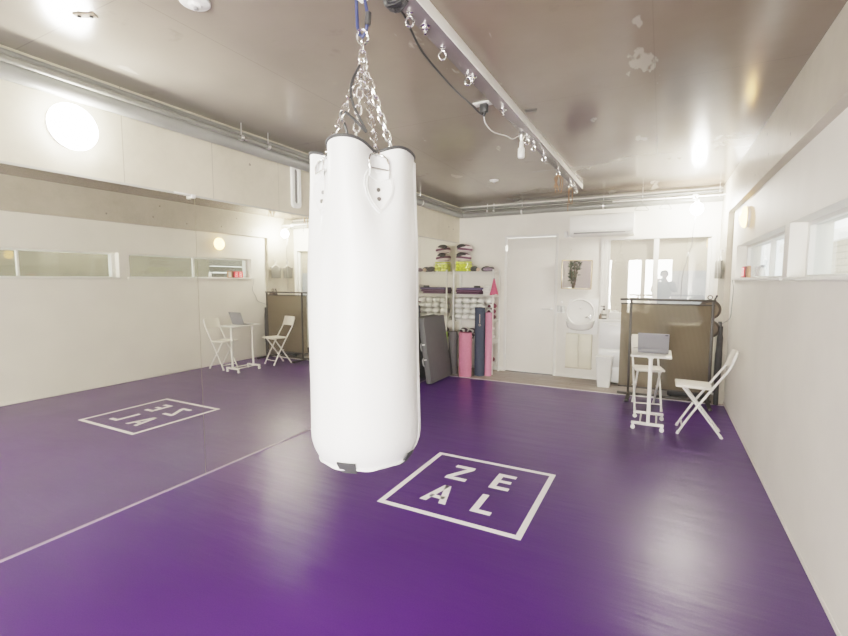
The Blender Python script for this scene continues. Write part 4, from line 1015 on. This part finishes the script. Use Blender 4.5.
# rolls and boards standing in front
def spiral_roll(name, label, x, y, r, h, col, group, tilt=(0, 0)):
    t = thing(name, label, 'mat', (x, y, 0 if y < DM else -.003), 0, group)
    mm = mat('roll_' + label.split()[0] + '_%d' % len(MATS), col, .75, var=.05, scale=40, bump=.1, bscale=200)
    obj('roll', MB().lathe([(r * .98, 0), (r, .006), (r, h - .006), (r * .98, h), (r * .90, h - .002), (r * .2, h - .004), (0, h - .004)], (0, 0, 0), 36), mm, t)
    sp = [Vector(((r * .1 + r * .88 * k / 90) * cos(k * .42), (r * .1 + r * .88 * k / 90) * sin(k * .42), h - .001)) for k in range(91)]
    obj('roll_end', MB().tube(sp, .0022, 5), mat('roll_edge_%d' % len(MATS), tuple(v * .45 for v in col), .8), t)
    fl = MB(); fl.box((r * cos(-1.9) * 1.0, r * sin(-1.9) * 1.0, h / 2), (.004, .012, h * .99), .001, (0, 0, -1.9 + PI / 2)); obj('outer_edge', fl, mm, t)
    return t
spiral_roll('yoga_mat_roll', 'short thick pink exercise mat rolled up, in front of the wire shelf', .372, 5.975, .092, .632, srgb(198, 118, 142), 'rolled mats standing by the shelf')
nv = spiral_roll('yoga_mat_roll', 'tall navy exercise mat rolled up between the two pink rolls', .533, 6.130, .075, .985, srgb(54, 62, 80), 'rolled mats standing by the shelf')
GOLD = mat('print_pale', srgb(206, 188, 170), .5)
k = MB(); a = -1.26; c_, s_ = cos(a), sin(a); M = Matrix(((-s_, 0, c_), (c_, 0, s_), (0, 1, 0)))
k.torus(Vector((.0795 * c_, .0795 * s_, .74)), .012, .0022, M, 18, 6); k.box((.0792 * c_, .0792 * s_, .83), (.002, .007, .13), .0005, (0, 0, a)); obj('printed_mark', k, GOLD, nv, label='pale ring and line print')
spiral_roll('yoga_mat_roll', 'tall slim pink exercise mat rolled up at the right, beside the shelf post', .652, 6.168, .049, .915, srgb(206, 134, 160), 'rolled mats standing by the shelf')
spiral_roll('yoga_mat_roll', 'short dark grey exercise mat rolled up between the grey folding mat and the pink roll', .142, 6.06, .066, .625, srgb(96, 92, 94), 'rolled mats standing by the shelf')
o = obj('lime_board', MB().box((.088, 5.935, .315), (.018, .09, .626), .005, (0, -.02, 0)), mat('lime_foam', srgb(160, 190, 88), .7), loc=(.088, 5.935, 0)); tag(o, 'lime green thin foam board leaning behind the grey folding mat', 'board')
# grey folding gym mat leaning on the mirror
GMAT = mat('grey_mat_vinyl', srgb(76, 75, 77), .5, var=.05, scale=10, bump=.12, bscale=180)
t = thing('folding_mat', 'large grey folding gym mat leaning upright against the mirror wall', 'mat', (.155, 5.555, 0))
R_ = Matrix.Translation((.174, 5.545, .005)) @ Matrix.Rotation(math.radians(-8.5), 4, 'Y')
for dx in (-.0202, .0202): obj('mat_layer', MB().box(R_ @ Vector((dx, 0, .444)), (.0396, .65, .878), .012, R_.to_3x3().to_4x4(), 3), GMAT, t, world=True)
obj('spine_strip', MB().box(R_ @ Vector((0, -.325, .444)), (.05, .018, .86), .006, R_.to_3x3().to_4x4()), GMAT, t, world=True)
for z in (.30, .50):
    k = MB(); k.tube(bez([R_ @ Vector((-.03, -.334, z + .05)), R_ @ Vector((-.03, -.356, z + .03)), R_ @ Vector((-.03, -.356, z - .03)), R_ @ Vector((-.03, -.334, z - .05))], 4), .008, 8); obj('carry_handle', k, GREYP, t, world=True)
for z in (.33, .53): obj('handle_tag', MB().box(R_ @ Vector((.0, -.337, z)), (.04, .004, .010), .001, R_.to_3x3().to_4x4()), METAL, t, world=True, label='small bright tag')
# ================================================================== WASH CORNER
YP = D - .016
bs = thing('wash_basin', 'white round corner wash basin mounted on the panel right of the door', 'sink', (1.86, YP, .66))
obj('back_plate', MB().prism([(1.690, 1.115), (2.075, 1.115), (2.075, .64), (2.0, .62), (1.690, .64)], 0, .02, Matrix(((1, 0, 0, 0), (0, 0, -1, YP), (0, 1, 0, 0), (0, 0, 0, 1)))), CERAM, bs, world=True)
cx, cz = 1.845, .93
# recessed dish in the plate (upper) and projecting bowl (lower)
m = MB(); NB = 36
def dish(i, j):
    a = 2 * PI * i / NB; v = j / 6
    r = .175 * (1 - .25 * v); return Vector((cx + r * cos(a), YP - .022 - .012 + .030 * v * (1 if True else 0), cz + r * sin(a)))
m.torus((cx, YP - .022, cz), .178, .012, Matrix.Rotation(PI / 2, 3, 'X'), 40, 10)
obj('basin_ring', m, CERAM, bs, world=True)
m = MB(); prof = [(0, 0), (.06, .004), (.12, .02), (.155, .05), (.172, .105), (.18, .15), (.176, .153), (.165, .148), (.15, .10), (.11, .045), (.05, .022), (0, .02)]
def bowl(i, j):
    a = PI + PI * i / 28; r, z = prof[j]; return Vector((cx + .02 * 0 + r * cos(a) * 1.08, YP - .018 + r * sin(a) * 1.15, .68 + z * 1.02 - .30 * r * abs(sin(a)) * min(1., z / .10)))
m.grid(bowl, 29, len(prof)); obj('bowl', m, CERAM, bs, world=True)
obj('overflow', MB().lathe([(0, .002), (.013, .002), (.016, 0), (.013, -.003)], (cx + .0, YP - .024, .995), 16, Matrix.Rotation(PI / 2, 3, 'X')), METAL, bs, world=True, label='round chrome overflow')
m = MB(); m.cyl((1.985, YP - .02, .865), (1.985, YP - .07, .865), .012).tube(bez([(1.985, YP - .06, .87), (1.96, YP - .09, .88), (1.925, YP - .11, .865)], 5), .009, 8).box((1.985, YP - .07, .89), (.016, .016, .045), .004); obj('faucet', m, CHROME, bs, world=True)
t = thing('basin_cabinet', 'small cream two-door cabinet under the wash basin', 'cabinet', (1.84, YP, .15))
obj('cabinet_body', MB().span(1.668, 2.012, YP - .075, YP, .165, .632, .003), CREAM, t, world=True)
for a, b in ((1.670, 1.838), (1.843, 2.010)): obj('cabinet_door', MB().span(a, b, YP - .094, YP - .077, .172, .630, .004), CREAM, t, world=True)
obj('base_strip', MB().span(1.665, 2.015, YP - .085, YP, .148, .165, .002), mat('strip_tan', (.56, .50, .40), .5), t, world=True)

t = thing('vanity_mirror', 'small bronze framed mirror tilted on a string above the wash basin', 'mirror', (1.78, YP, 1.255))
R_ = Matrix.Translation((1.782, YP - .03, 1.453)) @ Matrix.Rotation(math.radians(3), 4, 'X') @ Matrix.Rotation(math.radians(1.2), 4, 'Y'); R3 = R_.to_3x3().to_4x4()
m = MB()
for c, s_ in (((-.196, 0, 0), (.012, .05, .40)), ((.196, 0, 0), (.012, .05, .40)), ((0, 0, .194), (.38, .05, .012)), ((0, 0, -.194), (.38, .05, .012))): m.box(R_ @ Vector(c), s_, .002, R3)
obj('frame', m, BRASS, t, world=True)
obj('mirror_pane', MB().box(R_ @ Vector((0, -.012, 0)), (.38, .004, .378), 0, R3), mirror_mat('vanity_mirror_glass', (.92, .92, .90), .03), t, world=True)
obj('hanging_string', MB().tube([R_ @ Vector((-.19, .01, .19)), (1.70, YP - .004, 1.80), R_ @ Vector((-.12, .01, .19))], .0022, 6).cyl((1.70, YP, 1.80), (1.70, YP - .012, 1.80), .006), mat('string_tan', (.6, .55, .46), .7), t, world=True)

t = thing('cup_holder', 'chrome wall holder with two small cups between the door and the basin', 'holder', (1.575, YP, .96))
m = MB(); m.span(1.53, 1.64, YP - .006, YP, .93, 1.0, .003)
for x in (1.555, 1.615): m.torus((x, YP - .045, .985), .030, .004, None, 20, 8)
m.span(1.525, 1.645, YP - .078, YP - .004, .917, .924, .002)
m.cyl((1.555, YP - .018, .985), (1.555, YP, .985), .005).cyl((1.615, YP - .018, .985), (1.615, YP, .985), .005); obj('holder_frame', m, METAL, t, world=True)
obj('hook', MB().lathe([(0, .012), (.012, .012), (.015, .006), (.010, 0)], (1.585, YP, 1.065), 14, Matrix.Rotation(PI / 2, 3, 'X')), METAL, t, world=True)
cg = mat('cup_glass', (.72, .74, .72), .15, var=.05)
for x, nm in ((1.555, 'left'), (1.615, 'right')):
    o = obj('cup', MB().lathe([(0, .925), (.022, .925), (.027, 1.015), (.0275, 1.02), (.0255, 1.02), (.021, .93), (0, .93)], (x, YP - .045, 0), 20), cg, loc=(x, YP - .045, .925)); tag(o, '%s pale cup in the chrome wall holder beside the door' % nm, 'cup', 'cups in the wall holder')

# white storage unit with soap and a tissue box, bin in front
t = thing('storage_unit', 'white low drawer unit under the window right of the wash basin', 'cabinet', (2.27, 6.4, 0))
DRW = mat('frosted_drawer', (.76, .77, .78), .3, var=.03)
obj('unit_frame', MB().span(2.115, 2.46, 6.38, 6.59, .03, .835, .006), WPLAS, t, world=True)
obj('unit_top', MB().span(2.10, 2.475, 6.365, 6.59, .835, .862, .006), WPLAS, t, world=True)
for a, b in ((.05, .24), (.25, .47), (.48, .82)):
    d_ = obj('drawer', MB().span(2.130, 2.445, 6.360, 6.379, a, b, .006), DRW, t, world=True); obj('drawer_pull', MB().span(2.24, 2.34, 6.348, 6.361, b - .035, b - .022, .003), WPLAS, d_, world=True)
for x in (2.14, 2.43): obj('unit_foot', MB().cyl((x, 6.42, -.003), (x, 6.42, .032), .015), WPLAS, t, world=True)
t = thing('waste_bin', 'tall slim white waste bin in front of the white drawer unit', 'bin', (2.215, 6.245, 0))
def taper(z, wx, wy): return [(2.21 + x, 6.245 + y) for x, y in rbox(wx, wy, .02)]
m = MB(); rings = [(-.003, .145, .14), (.02, .15, .145), (.37, .198, .18), (.392, .205, .186), (.392, .19, .17), (.06, .138, .13), (.03, .05, .05)]
nr = len(taper(0, .1, .1)); vs = []
for z, a, b in rings: vs += [Vector((x, y, z)) for x, y in taper(z, a, b)]
m._add(vs, [(k * nr + i, k * nr + (i + 1) % nr, (k + 1) * nr + (i + 1) % nr, (k + 1) * nr + i) for k in range(len(rings) - 1) for i in range(nr)])
m._add([Vector((x, y, -.003)) for x, y in taper(0, .145, .14)], [tuple(range(nr))])
obj('bin_body', m, WPLAS, t, world=True)
obj('bin_liner', MB().prism(taper(0, .195, .175), .385, .388), mat('bin_inside', (.66, .66, .64), .5), t, world=True)
t = thing('soap_dispenser', 'clear soap bottle with black pump on the white drawer unit', 'bottle', (2.165, 6.42, .862))
p = (2.165, 6.42, .862)
obj('bottle', MB().lathe([(0, 0), (.034, 0), (.036, .006), (.036, .095), (.028, .112), (.014, .118), (0, .118)], p, 22), mat('soap_pale', (.74, .72, .66), .2), t, world=True)
obj('label_band', MB().lathe([(.0365, .045), (.0368, .045), (.0368, .072), (.0365, .072)], p, 22), mat('soap_label', (.22, .22, .2), .5), t, world=True)
obj('base_band', MB().lathe([(.0365, .0), (.0368, .0), (.0368, .016), (.0365, .016)], p, 22), BLACK, t, world=True)
m = MB(); m.lathe([(0, .117), (.016, .117), (.016, .135), (.006, .138), (.006, .165), (.012, .168), (.012, .178), (0, .179)], p, 14).box((p[0] - .018, p[1] - .01, p[2] + .172), (.045, .012, .010), .003); obj('pump', m, BLACK, t, world=True)
o = obj('brown_bottle', MB().lathe([(0, 0), (.02, 0), (.02, .05), (.009, .06), (.009, .075), (0, .076)], (2.125, 6.40, .862), 16), mat('bottle_brown', (.18, .13, .09), .3), loc=(2.125, 6.40, .862)); tag(o, 'tiny brown bottle at the left edge of the drawer unit top', 'bottle')
t = thing('tissue_box', 'white rectangular tissue box on the white drawer unit', 'tissue box', (2.30, 6.44, .862))
obj('box_body', MB().span(2.225, 2.385, 6.39, 6.50, .863, .955, .012), TRIMW, t, world=True)
obj('tissue', MB().grid(lambda i, j: Vector((2.30 + (i - 4) * .011, 6.445 + .012 * sin(i * 1.3), .953 + .035 * (j / 3) * (1 - .12 * abs(i - 4)))), 9, 4), TOW, t, world=True, solid=.002)
o = obj('folded_cloth', MB().box((2.345, 6.335 - .045, .8715), (.10, .03, .017), .007), TOW, loc=(2.345, 6.29, .862)); bpy.data.objects.remove(o)
o = obj('paper_note', MB().span(2.315, 2.43, D - .018, D - .0155, 1.0, 1.16), TRIMW, loc=(2.37, D - .017, 1.08)); bpy.data.objects.remove(o)
o = obj('wall_switch', MB().span(2.19 - .055, 2.19 - .005, 0, 0.0, 0, 0.01) if False else MB().span(1.60, 1.64, D - .03, D - .016, 1.30, 1.38, .004), TRIMW); bpy.data.objects.remove(o)
# ================================================================== THE PHOTOGRAPHER (seen as a reflection in the back window) AND THINGS BEHIND THE CAMERA
SKIN = mat('skin', srgb(206, 160, 132), .55, var=.04); SHIRT = mat('dark_grey_sweater', (.09, .09, .095), .85, var=.12, scale=30); TROU = mat('black_trousers', (.045, .045, .05), .8, var=.1, scale=30); HAIR = mat('black_hair', (.02, .018, .016), .55)
px, py = 2.885, -.42
person = thing('person', 'person in a dark sweater holding up a phone, reflected in the back window', 'person', (px, py, 0))
def skin(name, pts, edges, rads, m_, root=0, sub=2, parent=person):
    me = bpy.data.meshes.new(name); me.from_pydata([Vector(p) - person.location for p in pts], edges, []); o = bpy.data.objects.new(name, me); COL.objects.link(o); o.parent = parent
    sk = o.modifiers.new('skin', 'SKIN'); sk.use_smooth_shade = True
    for v, r in zip(me.skin_vertices[0].data, rads): v.radius = r if isinstance(r, tuple) else (r, r); v.use_root = False
    me.skin_vertices[0].data[root].use_root = True
    s_ = o.modifiers.new('sub', 'SUBSURF'); s_.levels = sub; s_.render_levels = sub
    me.materials.append(m_); return o
x, y = px, py
# phone just behind the camera point
PH = Vector((2.84, -.06, 1.385))
body = [(x, y, .87), (x, y, 1.0), (x, y + .01, 1.14), (x, y, 1.26), (x, y + .005, 1.33), (x, y + .02, 1.39),
        (x - .09, y, .84), (x - .11, y + .02, .50), (x - .12, y, .10), (x - .125, y + .11, .045),
        (x + .09, y, .84), (x + .11, y + .02, .50), (x + .12, y, .10), (x + .125, y + .11, .045),
        (x - .20, y, 1.27), (x - .27, y + .05, 1.06), (PH.x - .105, y + .27, 1.335), 
        (x + .20, y, 1.27), (x + .27, y + .05, 1.06), (PH.x + .105, y + .27, 1.335)]
ed = [(0, 1), (1, 2), (2, 3), (3, 4), (4, 5), (0, 6), (6, 7), (7, 8), (8, 9), (0, 10), (10, 11), (11, 12), (12, 13), (3, 14), (14, 15), (15, 16), (3, 17), (17, 18), (18, 19)]
rd = [(.19, .13), (.19, .14), (.20, .14), (.15, .11), .06, .052, .085, .058, .040, .042, .085, .058, .040, .042, .085, .07, .035, .085, .07, .035]
skin('body', body, ed, rd, SHIRT)
tro = [(x, y, .90), (x, y, .84), (x - .09, y, .80), (x - .112, y + .02, .50), (x - .122, y, .09), (x + .09, y, .80), (x + .112, y + .02, .50), (x + .122, y, .09)]
skin('trousers', tro, [(0, 1), (1, 2), (2, 3), (3, 4), (1, 5), (5, 6), (6, 7)], [(.165, .115), (.165, .12), .098, .072, .058, .098, .072, .058], TROU)
hd = MB(); hc = Vector((x, y + .03, 1.50))
def hs(v):
    v = v.copy()
    if v.z < 0: v.x *= 1 - 1.6 * abs(v.z); v.y += .1 * abs(v.z)
    return v
hd.ball(hc, (.074, .095, .115), 24, 18, None, hs)
hd.ball(hc + Vector((0, .098, -.012)), (.013, .018, .022), 12, 8)
for s_ in (-1, 1): hd.ball(hc + Vector((s_ * .074, -.005, -.005)), (.010, .020, .030), 10, 8)
hd.cyl(hc + Vector((0, -.005, -.06)), hc + Vector((0, -.02, -.15)), .048, .054)
head = obj('head', hd, SKIN, person, world=True, ang=80)
for s_ in (-1, 1): obj('eye', MB().ball(hc + Vector((s_ * .030, .084, .012)), (.014, .008, .008), 10, 8), mat('eye_dark', (.03, .02, .02), .2) if 'eye_dark' not in MATS else MATS['eye_dark'], head, world=True)
obj('mouth', MB().ball(hc + Vector((0, .089, -.052)), (.024, .008, .007), 12, 8), mat('lips', srgb(170, 100, 92), .5), head, world=True)
obj('hair', MB().ball(hc + Vector((0, -.016, .024)), (.105, .115, .118), 24, 16, None, lambda v: Vector((v.x, min(v.y, .055 + .5 * max(0, v.z - .04)), max(v.z, -.06)))), HAIR, head, world=True, ang=80)
for s_ in (-1, 1):
    w_ = Vector((PH.x + s_ * .105, py + .27, 1.335)); pm = PH + Vector((s_ * .088, -.035, -.01))
    pts = [w_, pm, pm + Vector((s_ * .0, .01, .02))]; e_ = [(0, 1), (1, 2)]; r_ = [.027, (.036, .018), (.034, .016)]
    for k in range(4):
        b = pm + Vector((0, .012, .030 - .020 * k)); L = (.9, 1., .95, .75)[k]
        i0 = len(pts); pts += [b, b + Vector((-s_ * .004, .030 * L, .004)), b + Vector((-s_ * .022 * L, .042, .003)), b + Vector((-s_ * .038 * L, .036, .0))]
        e_ += [(1, i0), (i0, i0 + 1), (i0 + 1, i0 + 2), (i0 + 2, i0 + 3)]; r_ += [.010, .0092, .0085, .0078]
    i0 = len(pts); pts += [pm + Vector((-s_ * .012, -.008, .022)), pm + Vector((-s_ * .032, -.002, .032))]; e_ += [(1, i0), (i0, i0 + 1)]; r_ += [.012, .0095]
    skin('hand', pts, e_, r_, SKIN)
ph = thing('phone', 'black phone held up at eye level by the person behind the camera', 'phone', PH + Vector((0, -.02, -.01)))
pb = MB(); pb.box(PH + Vector((0, -.012, .0)), (.150, .009, .074), .004); obj('phone_body', pb, BLACK, ph, world=True)
obj('phone_screen', MB().box(PH + Vector((0, -.0172, 0)), (.140, .001, .066), 0), mat('phone_screen_dark', (.05, .06, .08), .15), ph, world=True)
for s_ in (-1, 1):
    sx = x + s_ * .123
    o = obj('shoe', MB().ball((sx, y + .075, .04), (.048, .135, .055), 18, 12, None, lambda v: Vector((v.x, v.y, max(v.z, -.038) * (1 - 2.2 * max(0, v.y))))), TROU, person, world=True)

# leafy pot plant by the daylight windows (what the little mirror shows)
pl = thing('potted_plant', 'leafy plant in a white pot behind the camera, seen in the small mirror', 'plant', (.45, -1.15, 0))
obj('pot', MB().lathe([(0, 0), (.13, 0), (.16, .30), (.165, .32), (.145, .32), (.13, .28), (0, .28)], (.45, -1.15, 0), 28), WPLAS, pl, world=True)
obj('soil', MB().lathe([(0, .285), (.135, .283)], (.45, -1.15, 0), 20), mat('soil', (.08, .06, .045), .9), pl, world=True)
st = MB(); lf = MB(); rnd = random.Random(3)
for k in range(9):
    a = k * 2.4; h = 1.0 + .75 * rnd.random(); lean = .10 + .2 * rnd.random()
    pts = bez([(.45 + .03 * cos(a), -1.15 + .03 * sin(a), .28), (.45 + lean * .5 * cos(a), -1.15 + lean * .5 * sin(a), h * .6), (.45 + lean * cos(a), -1.15 + lean * sin(a), h)], 6)
    st.tube(pts, [.010] * (len(pts) - 3) + [.007, .006, .004], 7)
    for q in range(26):
        p = Vector(pts[min(len(pts) - 1, 3 + rnd.randrange(len(pts) - 3))]); d = Vector((rnd.uniform(-1, 1), rnd.uniform(-1, 1), rnd.uniform(-.3, .8))).normalized(); u = d.orthogonal().normalized(); L = rnd.uniform(.08, .16)
        lf._add([p, p + d * L * .4 + u * L * .2, p + d * L, p + d * L * .4 - u * L * .2, p + d * L * .45 + Vector((0, 0, -.008))], [(0, 1, 4), (1, 2, 4), (2, 3, 4), (3, 0, 4)])
obj('stems', st, mat('stem_brown', (.12, .09, .05), .7), pl, world=True); obj('foliage', lf, mat('leaf_green', (.05, .10, .04), .5, var=.4, scale=12), pl, world=True)
# ================================================================== CAMERA, WORLD, LIGHT
yaw, pitch, roll, f = .4818, .0859, .0013, 452.9984
Fv = Vector((-sin(yaw) * cos(pitch), cos(yaw) * cos(pitch), -sin(pitch))); Rv = Vector((cos(yaw), sin(yaw), 0)); Uv = Rv.cross(Fv)
R2 = Rv * cos(roll) + Uv * sin(roll); U2 = -Rv * sin(roll) + Uv * cos(roll)
cd = bpy.data.cameras.new('camera'); cam = bpy.data.objects.new('camera', cd); COL.objects.link(cam)
cd.sensor_width = 36.; cd.sensor_fit = 'HORIZONTAL'; cd.lens = f / 848 * 36.; cd.clip_start = .01; cd.clip_end = 100
Mx = Matrix.Identity(4)
for i in range(3): Mx[i][0] = R2[i]; Mx[i][1] = U2[i]; Mx[i][2] = -Fv[i]
Mx.translation = (2.8281, 0, 1.3898); cam.matrix_world = Mx
bpy.context.scene.camera = cam
wd = bpy.data.worlds.new('daylight'); bpy.context.scene.world = wd; wd.use_nodes = True
bg = wd.node_tree.nodes['Background']; bg.inputs[0].default_value = (.93, .97, 1., 1.); bg.inputs[1].default_value = WORLD_E
sc = bpy.context.scene
sc.view_settings.view_transform = VIEW; sc.view_settings.look = LOOK; sc.view_settings.exposure = EXPO; sc.view_settings.gamma = GAM
cy = sc.cycles
try:
    cy.max_bounces = 10; cy.transparent_max_bounces = 12; cy.diffuse_bounces = 6; cy.glossy_bounces = 6; cy.sample_clamp_indirect = 12.
    cy.caustics_reflective = True
except Exception: pass
vs_ = sc.view_settings
vs_.use_curve_mapping = True
cm = vs_.curve_mapping; cm.black_level = (0, 0, 0); cm.use_clip = False; cm.extend = 'EXTRAPOLATED'
cv = cm.curves[3]; cv.points[0].location = (0., LIFT); cv.points[1].location = (1., 1.); cm.update()
